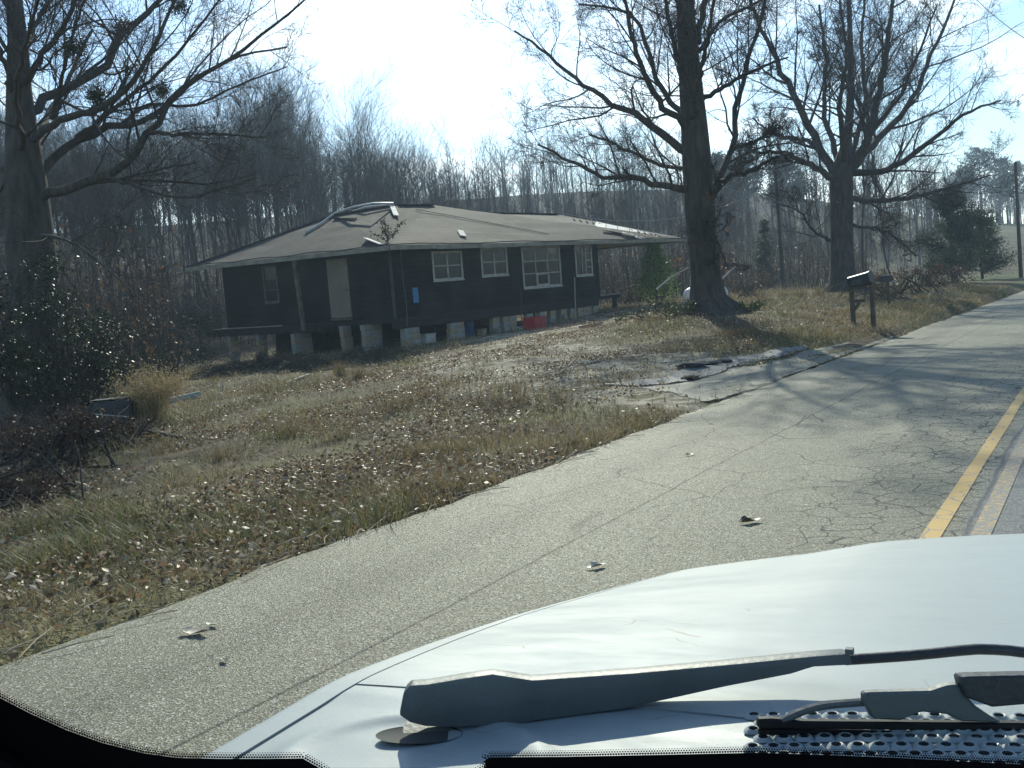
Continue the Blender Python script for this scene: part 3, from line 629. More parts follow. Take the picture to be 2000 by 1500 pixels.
# torn strip of bare sheathing along the far hip: boards lying on the slope
nrm = _unit(np.cross(EC - EB, R4 - EB)); nrm = nrm if nrm[2] > 0 else -nrm
def slope_pt(px, py, lift=.03):                       # pixel on the long front slope
    d = ray(px, py, RG); L = np.array([d @ cdir, d @ adir, d[2]]); o = C0 - B_; O = np.array([o @ cdir, o @ adir, C0[2]])
    nn = _unit(np.cross(EC - EB, R3 - EB)); nn = nn if nn[2] > 0 else -nn
    k = ((EB + nn * lift - O) @ nn) / (L @ nn); return O + L * k
def slope_pt2(px, py, lift=.03):                      # pixel on the short face slope
    d = ray(px, py, RG); L = np.array([d @ cdir, d @ adir, d[2]]); o = C0 - B_; O = np.array([o @ cdir, o @ adir, C0[2]])
    nn = _unit(np.cross(EB - EA, RM - EB)); nn = nn if nn[2] > 0 else -nn
    k = ((EB + nn * lift - O) @ nn) / (L @ nn); return O + L * k
up_px = [(1098, 421), (1122, 424.5), (1143, 429), (1164, 433), (1183, 437.5), (1206, 442), (1230, 447), (1250, 451.5), (1268, 455.5), (1290, 460)]
lo_px = [(1104, 423), (1126, 430), (1142, 435), (1160, 441), (1184, 449), (1206, 453.5), (1228, 460), (1246, 465), (1262, 468.5), (1292, 470)]
random.seed(3)
for i in range(9):
    q = [up_px[i], up_px[i + 1], lo_px[i + 1], lo_px[i]]; q = [(x_ + (.6 if k_ in (0, 3) else -.6), y_ + random.uniform(-.4, .4)) for k_, (x_, y_) in enumerate(q)]
    P = [roof_hit(x_, y_, .03) for x_, y_ in q]
    if any(p_ is None for p_ in P): continue
    MB().prism(P, nrm * .02).build('sheathing_board', M_PLY, roof)
for i, (x0, y0, x1, y1) in enumerate(((1178, 447, 1200, 453), (1196, 449, 1216, 456), (1216, 455, 1242, 463), (1244, 456, 1268, 464), (1262, 459, 1288, 466))):
    P = [roof_hit(x_, y_, .07) for x_, y_ in ((x0, y0), (x1, y1 - 3), (x1 - 2, y1), (x0 - 2, y0 + 3))]
    if any(p_ is None for p_ in P): continue
    MB().prism(P, nrm * .02).build('curled_shingle', M_SHIN, roof)
for i in range(14):
    x_ = 1120 + i * 12.5; y_ = 418.5 + (x_ - 1088) * .1905
    P = [roof_hit(x_, y_ + 2.2, .05), roof_hit(x_ + 3, y_ + 5.5, .05)]
    if any(p_ is None for p_ in P): continue
    MB().bar(P[0], P[1], .05, .05, up=nrm).build('batten', M_DARKW, roof)

# the right end: open porch roof on posts over a low dark deck
pp = loc_t(1300, 500, 1.1)
b = MB(); z0 = hgz(18.9, .6); b.bar((18.9, .6, z0 - .1), (18.9, .6, 2.885), .11, .11, up=(0, 1, 0)); b.build('porch_post', M_WOOD, house, bevel=.01)
b = MB(); b.box((S1 + .02, .9, .42), (15.6, 5.0, .56)); b.build('porch_deck', M_DARKW, house, bevel=.01)
for s_, t_ in ((15.4, 1.1), (15.4, 4.7), (14.0, 4.7)):
    b = MB(); b.box((s_ - .08, t_ - .08, hgz(s_, t_) - .1), (s_ + .08, t_ + .08, .42)); b.build('deck_leg', M_DARKW, house)
b = MB(); b.box((S1 + .05, .88, .565), (15.6, .95, .60)); b.build('deck_edge_board', mat('pale_board', (.38, .36, .32)), house)

# boards added along the back to block light and darken the crawl space
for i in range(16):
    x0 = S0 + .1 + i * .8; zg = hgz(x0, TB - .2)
    b = MB(); b.box((x0, TB - .22, min(zg - .1, .3)), (x0 + .76, TB - .17, FLOOR - .17)); b.build('light_block_board', M_DARKW, house)
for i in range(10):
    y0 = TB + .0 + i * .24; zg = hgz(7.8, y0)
    b = MB(); b.box((7.7, y0, min(zg - .1, .3)), (7.75, y0 + .23, FLOOR - .17)); b.build('light_block_board', M_DARKW, house)
# things lying on the roof
M_WHITEPL = mat('white_metal_trim', (.62, .61, .58), .45, (.5, .49, .46), 6)
def lying(name, pts, rad, m_, label, cat, k=8):
    b = MB(); b.tube(pts, rad, k); o = b.build(name, m_, None, smooth=True); level(o); return tag(o, label, cat)
A1 = [roof_hit(597, 454, .04), roof_hit(625, 437, .05), slope_pt2(655, 416, .22), slope_pt2(690, 404, .42), slope_pt2(730, 397, .45), slope_pt2(768, 397, .12)]
lying('bent_trim_strip', A1, .04, M_WHITEPL, 'long white trim strip bowed over the roof peak', 'trim strip')
A2 = [slope_pt2(672, 421, .06), slope_pt2(690, 412, .14), slope_pt2(715, 404, .22), slope_pt2(768, 399, .1)]
lying('bent_trim_strip', A2, .03, M_WHITEPL, 'short pale trim strip under the bowed one on the roof peak', 'trim strip')
b = MB(); b.bar(roof_hit(652, 427, .04), roof_hit(696, 426, .04), .09, .03); tag(level(b.build('dark_board', M_DARKW)), 'thin dark board on the roof slope below the bowed trim strip', 'board')
def board_on(fn, p, q, wd, th, m_, name, label, cat='board', lift=.05):
    b = MB(); b.bar(fn(*p, lift), fn(*q, lift), wd, th, up=nrm); return tag(level(b.build(name, m_, bevel=.004)), label, cat)
board_on(roof_hit, (766, 402), (774, 421), .2, .03, M_PLY, 'white_board', 'upright white board lying just below the roof ridge', lift=.06)
board_on(roof_hit, (713, 465), (744, 477), .17, .03, M_PLY, 'white_board', 'chipped white board near the roof corner beside the twig', lift=.06)
board_on(roof_hit, (899, 450), (905, 461), .24, .03, M_PLY, 'white_board', 'small square white panel on the middle of the roof', lift=.05)
b = MB(); b.tube([roof_hit(812, 409, .03), roof_hit(870, 419, .03), roof_hit(960, 436, .03), roof_hit(1072, 457, .03)], .012, 5); tag(level(b.build('roof_cable', mat('dark_cable', (.05, .05, .05), .6))), 'thin dark cable trailing down across the long roof slope', 'cable')

cpt = roof_hit(757, 472, .01)
tw = level(empty('roof_twig', label='small leafy twig growing at the roof corner', cat='twig'))
r_ = np.random.default_rng(8); stp = []
for k in range(7):
    d_ = np.array([r_.normal(0, .35), r_.normal(0, .35), r_.uniform(.25, .75)]); stp.append(np.stack([cpt, cpt + d_ * .5 + r_.normal(0, .03, 3), cpt + d_]))
TWIGS = (tw, np.stack(stp))

# ------------------------------------------------------------------ block piers
M_BLOCK = mat('concrete_block', (.34, .33, .30), .9, (.22, .215, .19), 7, .3, 45)
M_BLOCKW = mat('tan_block', (.38, .30, .20), .9, (.27, .21, .14), 7, .3, 45)
blk = MB(); blk.box((-.2, -.1, 0), (.2, .1, .19)); blk_me = blk.build('block', None, bevel=.008).data
bpy.data.objects.remove(bpy.data.objects['block'])
blk_me.materials.append(M_BLOCK); blk_me2 = blk_me.copy(); blk_me2.materials[0] = M_BLOCKW
PIERS = [('s', 1.35, 'beside the house corner below the blue notice', 2), ('s', 3.72, 'third pier from the corner under the first front window', 2), ('s', 6.0, 'under the second front window', 1), ('s', 6.85, 'between the second window and the red crate', 2),
         ('s', 8.15, 'behind the red crate', 1), ('s', 9.75, 'under the far side of the picture window', 1), ('s', 11.2, 'just beyond the picture window', 1), ('s', 11.95, 'under the narrow curtained window', 2), ('s', 12.95, 'at the far end of the dark front wall', 1),
         ('s', 9.0, 'under the middle of the picture window', 1), ('s', 10.5, 'under the outer edge of the picture window', 1), ('s', 12.45, 'between the narrow window and the wall end', 1),
         ('t', 9.3, 'at the outer corner of the short wall', 1), ('t', 7.6, 'under the small side window', 1), ('t', 5.35, 'beside the leaning porch post', 2), ('t', 3.0, 'below the pale door', 1), ('t', 1.75, 'between the pale door and the house corner', 2)]
random.seed(5)
for ax, u, where, dbl in PIERS:
    s_, t_ = (u, T0 + .17) if ax == 's' else (S0 + .08, u)
    z0 = hgz(s_, t_) - .03; top = .18 if ax == 's' else .22
    if ax == 't' and u < 4.4: top = FLOOR - .16
    root = empty('block_pier', label=('stacked concrete block pier ' + where), cat='pier', group='block piers under the house')
    w0 = h2w((s_, t_, z0)); Mx = HM.copy(); Mx[:3, 3] = w0; root.matrix_world = Matrix(Mx.tolist())
    n = max(2, math.ceil((top - z0) / .197)); z = top - z0 - n * .197
    for k in range(n):
        for j in range(dbl):
            o = bpy.data.objects.new('block', blk_me if random.random() < .66 else blk_me2); COL.objects.link(o); o.parent = root
            o.location = (random.uniform(-.025, .025) + (j - (dbl - 1) / 2) * .42, random.uniform(-.02, .02), z + k * .197); o.rotation_euler = (0, 0, random.uniform(-.05, .05) + (math.pi / 2 if (k % 2 and dbl == 1 and random.random() < .35) else 0))
    if random.random() < .5:
        b = MB(); b.box((-.25, -.12, z + n * .197 - .0), (.25, .12, z + n * .197 + .03)); b.build('shim_board', M_WOOD, root)

# ------------------------------------------------------------------ trees
M_BARK = mat('oak_bark', (.05, .043, .035), .9, (.095, .083, .068), 7, .9, 16, stretch=(1, 1, .25))
M_TWIG = mat('twig_bark', (.05, .043, .037), .85, (.08, .07, .06), 3, spec=.15)
M_GREYB = mat('grey_bark', (.06, .056, .05), .9, (.11, .102, .09), 4, .5, 14, stretch=(1, 1, .3))
M_GREYT = mat('grey_twig', (.085, .078, .07), .85, (.13, .12, .105), 2, spec=.15)

def norm_(a): return a / np.maximum(np.linalg.norm(a, axis=-1, keepdims=True), 1e-9)
def tubes(P, R, k):
    """P (M,n,3) centre lines, R (M,n) radii -> verts, quads"""
    M, n, _ = P.shape
    T = np.empty_like(P); T[:, 1:-1] = P[:, 2:] - P[:, :-2]; T[:, 0] = P[:, 1] - P[:, 0]; T[:, -1] = P[:, -1] - P[:, -2]; T = norm_(T)
    ref = np.where(np.abs(T[:, :1, 2:3]) < .85, np.array([0, 0, 1.0]), np.array([1.0, 0, 0]))
    ref = np.broadcast_to(ref, T.shape)
    U = norm_(np.cross(T, ref)); W = np.cross(T, U)
    a = np.arange(k) * 2 * math.pi / k
    V = P[:, :, None] + R[:, :, None, None] * (np.cos(a)[None, None, :, None] * U[:, :, None] + np.sin(a)[None, None, :, None] * W[:, :, None])
    base = (np.arange(M) * n * k)[:, None, None]; i = np.arange(n - 1)[None, :, None] * k; j = np.arange(k)[None, None, :]
    q = np.stack([base + i + j, base + i + (j + 1) % k, base + i + k + (j + 1) % k, base + i + k + j], -1).reshape(-1, 4)
    return V.reshape(-1, 3), q
def ribbons(P, R, r_):
    M, n, _ = P.shape; T = norm_(P[:, -1] - P[:, 0]); S = norm_(np.cross(T, r_.normal(size=(M, 3))))
    V = np.stack([P - S[:, None] * R[..., None], P + S[:, None] * R[..., None]], 2).reshape(-1, 3)
    b = (np.arange(M) * n * 2)[:, None] + np.arange(n - 1)[None] * 2
    return V, np.stack([b, b + 1, b + 3, b + 2], -1).reshape(-1, 4)
def join(parts):
    Vs, Qs, o = [], [], 0
    for V, q in parts: Vs.append(V); Qs.append(q + o); o += len(V)
    return np.concatenate(Vs), np.concatenate(Qs)
def resample(pts, rad, n):
    pts = np.asarray(pts, float); rad = np.asarray(rad, float)
    # Catmull-Rom through the given points
    d = np.r_[0, np.cumsum(np.linalg.norm(np.diff(pts, axis=0), axis=1))]; d /= d[-1]
    t = np.linspace(0, 1, n)
    ext = np.vstack([2 * pts[0] - pts[1], pts, 2 * pts[-1] - pts[-2]])
    out = np.empty((n, 3))
    for a, tt in enumerate(t):
        i = min(np.searchsorted(d, tt, 'right') - 1, len(pts) - 2); u = (tt - d[i]) / max(d[i + 1] - d[i], 1e-9)
        p0, p1, p2, p3 = ext[i], ext[i + 1], ext[i + 2], ext[i + 3]
        out[a] = .5 * (2 * p1 + (p2 - p0) * u + (2 * p0 - 5 * p1 + 4 * p2 - p3) * u * u + (3 * p1 - p0 - 3 * p2 + p3) * u ** 3)
    return out, np.interp(t, d, rad)
def grow(P, R, count, n, r_, tlo=.15, thi=1.0, ang=(30, 60), lr=(.35, .6), up=.25, wig=.12, rmul=.62, rmin=.004, minlen=.05, taper=.25, curl=.0):
    """count side branches from each parent line"""
    M, m_, _ = P.shape
    seg = np.linalg.norm(np.diff(P, axis=1), axis=2); L = seg.sum(1)
    t = (np.arange(count)[None] + r_.random((M, count))) / count * (thi - tlo) + tlo
    t = np.clip(t, 0, .995); f = t * (m_ - 1); i = f.astype(int); u = f - i
    mi = np.arange(M)[:, None]
    O = P[mi, i] * (1 - u)[..., None] + P[mi, i + 1] * u[..., None]
    D = norm_(P[mi, i + 1] - P[mi, i]); Rr = R[mi, i] * (1 - u) + R[mi, i + 1] * u
    O, D, Rr, tt = O.reshape(-1, 3), D.reshape(-1, 3), Rr.ravel(), t.ravel(); LL = np.repeat(L, count)
    N = len(O)
    rv = norm_(r_.normal(size=(N, 3))); S = norm_(np.cross(D, rv))
    a = np.radians(r_.uniform(*ang, N))[:, None]
    d = norm_(D * np.cos(a) + S * np.sin(a) + np.array([0, 0, up]) * r_.uniform(.3, 1.2, (N, 1)))
    ln = np.maximum(LL * r_.uniform(*lr, N) * (1.0 - .42 * tt), minlen)
    Q = np.empty((N, n, 3)); Q[:, 0] = O; step = (ln / (n - 1))[:, None]
    for k in range(1, n):
        d = norm_(d + r_.normal(size=(N, 3)) * wig + np.array([0, 0, up * .25]) - np.array([0, 0, curl]) * k)
        Q[:, k] = Q[:, k - 1] + d * step
    r0 = np.maximum(Rr * rmul, rmin); Rq = r0[:, None] * np.linspace(1, taper, n)[None]
    return Q, np.maximum(Rq, rmin * .6)

def hero_tree(name, label, dep, trunk, limbs, seed, extra=(), mb=M_BARK, mt=M_TWIG, counts=(9, 6, 5, 3), twig=.006, base_flare=1.45, leaves=None):
    """trunk / limbs: [(px, py, width_px, depth offset)] measured on the photograph, built at their own distances"""
    r_ = np.random.default_rng(seed)
    def conv(L, lw=1.0):
        pts = np.array([at_d(x, y, dep + dz) for x, y, w, dz in L]); rad = np.array([w * .5 * lw / F * (dep + dz) for x, y, w, dz in L]); return pts, rad
    tp, tr = conv(trunk)
    b0 = tp[0].copy(); b0[2] = gz(b0[0], b0[1]); root_z = b0[2]
    tp = np.vstack([[tp[0][0], tp[0][1], root_z - .15], tp[:]]); tp[1][2] = max(tp[1][2], root_z + .08); tr = np.r_[tr[0] * base_flare, tr]
    P, R = resample(tp, tr, 26)
    Lp, Lr = [], []
    for L in limbs:
        p, rr = conv(L, .62); a, c = resample(p, rr, 20)
        a[1:-1] += r_.normal(size=(18, 3)) * np.clip(c[1:-1, None] * .4, .012, .045); Lp.append(a); Lr.append(c)
    LP, LR = np.stack(Lp), np.stack(Lr)
    if len(extra):
        ex = []
    root = empty(name, (b0[0], b0[1], root_z), label=label, cat='tree')
    org = np.array([b0[0], b0[1], root_z])
    V, q = tubes(P[None], R[None], 16)
    # buttress the base and roughen the bark outline
    dz = V[:, 2] - root_z; ang_ = np.arctan2(V[:, 1] - b0[1], V[:, 0] - b0[0])
    fl = 1 + np.clip(1 - dz / 1.1, 0, 1) ** 2 * (.35 + .25 * np.sin(ang_ * 5 + 1)); cx = np.interp(dz, P[:, 2] - root_z, P[:, 0]); cy = np.interp(dz, P[:, 2] - root_z, P[:, 1])
    V[:, 0] = cx + (V[:, 0] - cx) * fl; V[:, 1] = cy + (V[:, 1] - cy) * fl
    link('trunk', np_mesh('trunk', V - org, q, smooth=True), mb, root)
    for a, c in zip(LP, LR):
        V, q = tubes(a[None], c[None], 10); link('limb', np_mesh('limb', V - org, q, smooth=True), mb, root)
    # secondary growth
    T2 = grow(P[None, 14:], R[None, 14:], 10, 8, r_, .0, .95, (35, 70), (.26, .45), .35, .10, .22, .016)
    src = [(LP, LR, counts[0]), (T2[0], T2[1], 7)]
    parts = [tubes(*T2, 6)]
    l2p, l2r = [], []
    for SP, SR, c in src:
        a, d = grow(SP, SR, c, 7, r_, .12, .98, (25, 58), (.28, .52), .2, .13, .42, .010); l2p.append(a); l2r.append(d)
    G2 = (np.concatenate(l2p), np.concatenate(l2r)); parts.append(tubes(*G2, 5))
    G3 = grow(*G2, counts[1], 5, r_, .12, 1.0, (24, 58), (.38, .68), .16, .15, .5, twig * 1.2); parts.append(tubes(*G3, 4))
    G4 = grow(*G3, counts[2], 4, r_, .15, 1.0, (25, 62), (.42, .8), .10, .17, .55, twig * .95); parts.append(ribbons(*G4, r_))
    G5 = grow(*G4, counts[3], 3, r_, .2, 1.0, (25, 62), (.4, .85), .08, .17, .65, twig * .8); parts.append(ribbons(*G5, r_))
    V, q = join(parts); link('crown', np_mesh('crown', V - org, q, smooth=True), mt, root, kind='stuff')
    if leaves:
        pts = []
        for (px, py, sp, n) in leaves:
            c = at_d(px, py, dep - .3); pts.append(c + r_.normal(size=(n, 3)) * sp)
        pts = np.concatenate(pts); tint = np.array([.30, .14, .055]) * r_.uniform(.5, 1.3, (len(pts), 1))
        link('dry_leaves', leaf_mesh('dry_leaves', pts - org, r_, (.05, .11), tint), M_LEAF, root, kind='stuff')
    return root, (LP, G2[0], G3[0], org)

def leaf_mesh(name, C, r_, size, tint, flat=0.0, aspect=.6):
    """folded leaf quads with random attitudes; flat -> 1 lies on the ground"""
    n = len(C); s = r_.uniform(size[0], size[1], n)[:, None]
    N = norm_(r_.normal(size=(n, 3)) * (1 - flat) + np.array([0, 0, 1.0]) * flat + r_.normal(size=(n, 3)) * .25 * flat)
    A = norm_(np.cross(N, r_.normal(size=(n, 3)))); B = np.cross(N, A)
    cup = r_.uniform(-.05, .35, (n, 1)) * s
    V = np.stack([C - A * s * .5, C + B * s * aspect * .5 + N * cup, C + A * s * .5, C - B * s * aspect * .5 + N * cup], 1).reshape(-1, 3)
    i = np.arange(n) * 4
    t = np.stack([np.stack([i, i + 2, i + 1], 1), np.stack([i, i + 3, i + 2], 1)], 1).reshape(-1, 3)
    return np_mesh(name, V, None, t, tint=np.repeat(np.broadcast_to(tint, (n, 3)), 4, 0))
M_LEAF = mat('dead_leaf', (1, 1, 1), .5, None, tint=True, spec=.3, trans=.25)
M_PINE = mat('pine_needle', (1, 1, 1), .5, None, tint=True, spec=.3, trans=.4)
M_GREEN = mat('evergreen_leaf', (1, 1, 1), .42, None, tint=True, spec=.35, trans=.2)
M_GRASS = mat('dry_grass', (1, 1, 1), .6, None, tint=True, spec=.3, trans=.3)

V, q = tubes(TWIGS[1], np.full((7, 3), .009), 4); link('stem', np_mesh('stem', V, q), M_TWIG, TWIGS[0], kind='stuff')
_r = np.random.default_rng(4); _k = _r.integers(7, size=240); _u = _r.uniform(.3, 1.05, (240, 1)); _tp = TWIGS[1][_k, 0] + (TWIGS[1][_k, 2] - TWIGS[1][_k, 0]) * _u + _r.normal(0, .06, (240, 3))
link('foliage', leaf_mesh('foliage', _tp, _r, (.05, .11), np.array([.03, .035, .02]) * _r.uniform(.6, 1.4, (240, 1))), mat('dull_leaf', (1, 1, 1), .85, None, tint=True, spec=.08), TWIGS[0], kind='stuff')
D1 = 29.2
oak1, o1 = hero_tree('oak_tree', 'big bare oak with ivy at its foot in front of the house end', D1,
    [(1386, 606, 74, 0), (1380, 560, 60, 0), (1373, 480, 57, 0), (1366, 400, 58, 0), (1360, 300, 56, 0), (1352, 200, 48, 0), (1344, 100, 40, 0), (1338, 0, 35, .1), (1334, -130, 28, .3), (1325, -300, 20, .5), (1330, -480, 10, .6)],
    [[(1352, 372, 26, 0), (1290, 364, 20, -.4), (1240, 346, 17, -.9), (1180, 346, 13, -1.2), (1120, 318, 10, -1.5), (1050, 282, 6, -1.9)],
     [(1350, 300, 28, 0), (1300, 268, 25, .4), (1250, 228, 21, .8), (1180, 192, 16, 1.2), (1120, 150, 12, 1.6), (1060, 98, 9, 2.0), (1005, 60, 5, 2.4)],
     [(1348, 255, 24, 0), (1300, 212, 20, -.8), (1262, 150, 17, -1.5), (1237, 80, 14, -2.1), (1220, 0, 11, -2.6), (1205, -110, 7, -3.1)],
     [(1346, 225, 20, 0), (1302, 188, 17, 1.0), (1272, 122, 14, 1.8), (1252, 52, 12, 2.4), (1212, 20, 9, 2.9), (1130, 8, 6, 3.4)],
     [(1342, 170, 18, 0), (1318, 90, 15, -.9), (1300, 0, 12, -1.8), (1288, -120, 8, -2.4)],
     [(1385, 395, 22, 0), (1422, 346, 17, -.8), (1470, 332, 13, -1.5), (1522, 305, 9, -2.1)],
     [(1385, 384, 24, 0), (1425, 300, 19, .9), (1441, 200, 16, 1.7), (1462, 110, 13, 2.4), (1492, 15, 10, 3.0), (1510, -90, 6, 3.5)],
     [(1370, 195, 17, 0), (1432, 160, 12, -.7), (1482, 132, 9, -1.3), (1540, 112, 5, -1.8)],
     [(1364, 85, 20, 0), (1374, 0, 20, .4), (1390, -110, 15, .9), (1412, -260, 9, 1.4)],
     [(1366, 100, 14, 0), (1410, 40, 11, 1.2), (1470, 8, 8, 2.3), (1540, -30, 5, 3.2)],
     [(1432, 290, 13, .9), (1490, 268, 11, .3), (1515, 238, 8, 0)],
     [(1350, 330, 16, 0), (1290, 322, 12, 1.5), (1220, 290, 9, 2.8), (1150, 262, 6, 4.0)],
     [(1352, 240, 20, 0), (1362, 170, 15, -2.0), (1380, 90, 12, -3.8), (1395, -20, 8, -5.2)],
     [(1350, 200, 18, 0), (1345, 120, 14, 2.2), (1352, 30, 11, 4.0), (1360, -90, 7, 5.4)],
     [(1340, 20, 18, 0), (1280, -60, 13, -1.0), (1215, -170, 9, -1.6), (1160, -280, 5, -2)],
     [(1336, -60, 16, .2), (1400, -160, 11, 1.0), (1470, -260, 7, 1.6), (1530, -340, 4, 2)],
     [(1372, 402, 16, 0), (1400, 470, 8, -1.2), (1420, 520, 5, -1.6)]],
    101, counts=(12, 7, 6, 6), leaves=[(1392, 395, .22, 60), (1385, 480, .25, 40), (1408, 505, .3, 50), (1440, 420, .35, 40), (1320, 508, .15, 20), (1300, 350, .5, 40)])

D2 = 49.0
oak2, o2 = hero_tree('oak_tree', 'spreading bare oak beside the mailbox along the road', D2,
    [(1647, 566, 52, 0), (1644, 480, 44, 0), (1644, 410, 44, 0), (1643, 350, 46, 0), (1646, 318, 34, 0), (1655, 270, 18, .2), (1662, 170, 14, .4), (1660, 60, 10, .6), (1655, -60, 7, .8)],
    [[(1632, 345, 30, 0), (1592, 272, 26, .8), (1556, 200, 21, 1.6), (1516, 118, 16, 2.4), (1478, 30, 11, 3.1), (1452, -50, 7, 3.6)],
     [(1650, 338, 30, 0), (1692, 280, 26, -1), (1717, 190, 21, -2), (1731, 100, 16, -3), (1746, 0, 12, -4), (1756, -90, 7, -4.6)],
     [(1660, 335, 26, 0), (1712, 272, 22, 1.2), (1762, 222, 18, 2.4), (1802, 150, 14, 3.4), (1842, 60, 10, 4.2), (1872, -20, 6, 5)],
     [(1664, 338, 24, 0), (1720, 333, 20, -1.4), (1772, 310, 17, -2.6), (1832, 262, 13, -3.8), (1892, 218, 9, -4.8), (1955, 196, 5, -5.6)],
     [(1658, 386, 20, 0), (1722, 392, 16, 1.0), (1782, 384, 13, 1.8), (1860, 366, 9, 2.6), (1935, 342, 5, 3.3)],
     [(1630, 352, 22, 0), (1582, 322, 17, -1.4), (1532, 300, 13, -2.6), (1472, 298, 8, -3.6)],
     [(1640, 325, 20, 0), (1612, 220, 15, 2.5), (1612, 120, 11, 4.4), (1600, 10, 7, 5.6)],
     [(1655, 325, 20, 0), (1690, 200, 15, 3.0), (1682, 90, 11, 5.2), (1690, -20, 7, 6.6)],
     [(1650, 325, 20, 0), (1640, 210, 15, -3.2), (1652, 110, 11, -5.6), (1640, 0, 7, -7)],
     [(1600, 285, 16, .8), (1560, 272, 12, 1.4), (1510, 262, 8, 2.0), (1470, 230, 5, 2.6)],
     [(1622, 470, 12, 0), (1590, 452, 8, -.8), (1560, 412, 6, -1.4), (1510, 395, 4, -2)],
     [(1700, 265, 15, -1), (1760, 180, 11, -2.4), (1800, 90, 8, -3.4), (1830, 10, 5, -4)],
     [(1668, 440, 12, 0), (1730, 452, 8, 1.0), (1790, 500, 5, 1.6)]],
    102, counts=(13, 7, 6, 6), twig=.008, leaves=[(1640, 390, .5, 70), (1700, 420, .8, 60)])

D3 = 23.5
oak3, o3 = hero_tree('oak_tree', 'big bare oak with mistletoe clumps beside the evergreen thicket', D3,
    [(66, 835, 105, 0), (63, 600, 96, 0), (62, 500, 94, 0), (56, 420, 84, 0), (50, 350, 78, 0), (42, 250, 58, 0), (37, 170, 46, 0), (35, 80, 38, .1), (28, 0, 30, .2), (20, -140, 22, .4), (10, -320, 12, .6)],
    [[(72, 392, 36, 0), (132, 362, 30, -.4), (230, 328, 26, -.8), (292, 258, 22, -1.2), (352, 176, 17, -1.5), (424, 130, 13, -1.8), (520, 62, 9, -2.1), (600, -5, 6, -2.3)],
     [(64, 350, 32, 0), (112, 302, 27, .5), (172, 262, 24, 1.0), (270, 240, 19, 1.5), (332, 200, 15, 1.9), (402, 142, 11, 2.3), (470, 110, 8, 2.6), (560, 92, 5, 3.0)],
     [(58, 275, 28, 0), (102, 240, 24, -.8), (190, 214, 20, -1.6), (250, 170, 17, -2.2), (300, 90, 13, -2.8), (342, 0, 9, -3.2), (372, -90, 6, -3.5)],
     [(52, 222, 32, 0), (112, 180, 28, .9), (200, 130, 25, 1.7), (240, 60, 22, 2.3), (292, 20, 17, 2.7), (350, -40, 11, 3.0), (430, -110, 7, 3.4)],
     [(48, 165, 22, 0), (82, 110, 19, -1.2), (130, 40, 15, -2.2), (152, -20, 12, -3.0), (170, -120, 8, -3.6)],
     [(44, 115, 20, 0), (62, 62, 17, 1.3), (100, 0, 13, 2.4), (150, -90, 8, 3.2)],
     [(30, 205, 22, 0), (6, 122, 17, -.7), (-20, 40, 13, -1.4), (-60, -60, 8, -2)],
     [(100, 232, 14, -.8), (122, 140, 11, -1.6), (142, 70, 9, -2.4), (168, -10, 6, -3)],
     [(204, 342, 13, -.6), (290, 372, 10, -1.6), (372, 386, 8, -2.2), (424, 370, 6, -2.6), (500, 348, 4, -3)],
     [(70, 460, 14, 0), (122, 466, 9, -1.2), (182, 502, 6, -2), (300, 608, 3.5, -2.6)],
     [(48, 350, 26, 0), (0, 330, 20, .8), (-60, 300, 15, 1.6), (-130, 240, 9, 2.2)],
     [(60, 330, 24, 0), (90, 230, 18, 3.0), (130, 160, 14, 5.2), (180, 60, 9, 7)],
     [(150, 268, 18, .9), (220, 215, 14, .2), (300, 150, 11, -.4), (390, 50, 8, -1), (450, -30, 5, -1.4)],
     [(290, 260, 14, -1.2), (350, 262, 11, -2.0), (420, 262, 9, -2.8), (520, 268, 6, -3.5)],
     [(240, 240, 14, 1.3), (290, 205, 12, 2.2), (380, 205, 9, 3.2), (470, 165, 6, 4.0), (560, 130, 4, 4.6)],
     [(50, 300, 22, 0), (30, 200, 16, -3.2), (50, 80, 12, -5.6), (90, -40, 8, -7.4)]],
    103, counts=(10, 6, 6, 5), twig=.0048)

# mistletoe in that oak
r_ = np.random.default_rng(31)
for (px, py, dz, rad, where) in ((350, 12, 2.6, .22, 'highest on the oak, near the bright sky'), (238, 55, 2.3, .24, 'on the thickest rising limb'), (143, 96, -2.0, .20, 'on the thin upright shoot'), (186, 186, -1.5, .15, 'small one low over the thicket'), (316, 176, 1.9, .17, 'midway along the long outer limb')):
    c = at_d(px, py, D3 + dz); rad *= 1.45; n = 900
    p = norm_(r_.normal(size=(n, 3))) * rad * r_.random((n, 1)) ** .5 * (1 + .25 * r_.normal(size=(n, 1)))
    root = empty('mistletoe_clump', tuple(c), label='dark round mistletoe clump ' + where, cat='mistletoe', group='mistletoe clumps in the bare oak')
    link('foliage', leaf_mesh('foliage', p, r_, (.035, .07), np.array([.06, .07, .03]) * r_.uniform(.6, 1.3, (n, 1))), M_GREEN, root, kind='stuff')
    st = norm_(r_.normal(size=(14, 3))) * rad * .8; P = np.stack([np.zeros((14, 3)), st * .5 + r_.normal(size=(14, 3)) * .01, st], 1)
    V, q = tubes(P, np.full((14, 3), .006), 3); link('stem', np_mesh('stem', V, q), M_TWIG, root, kind='stuff')

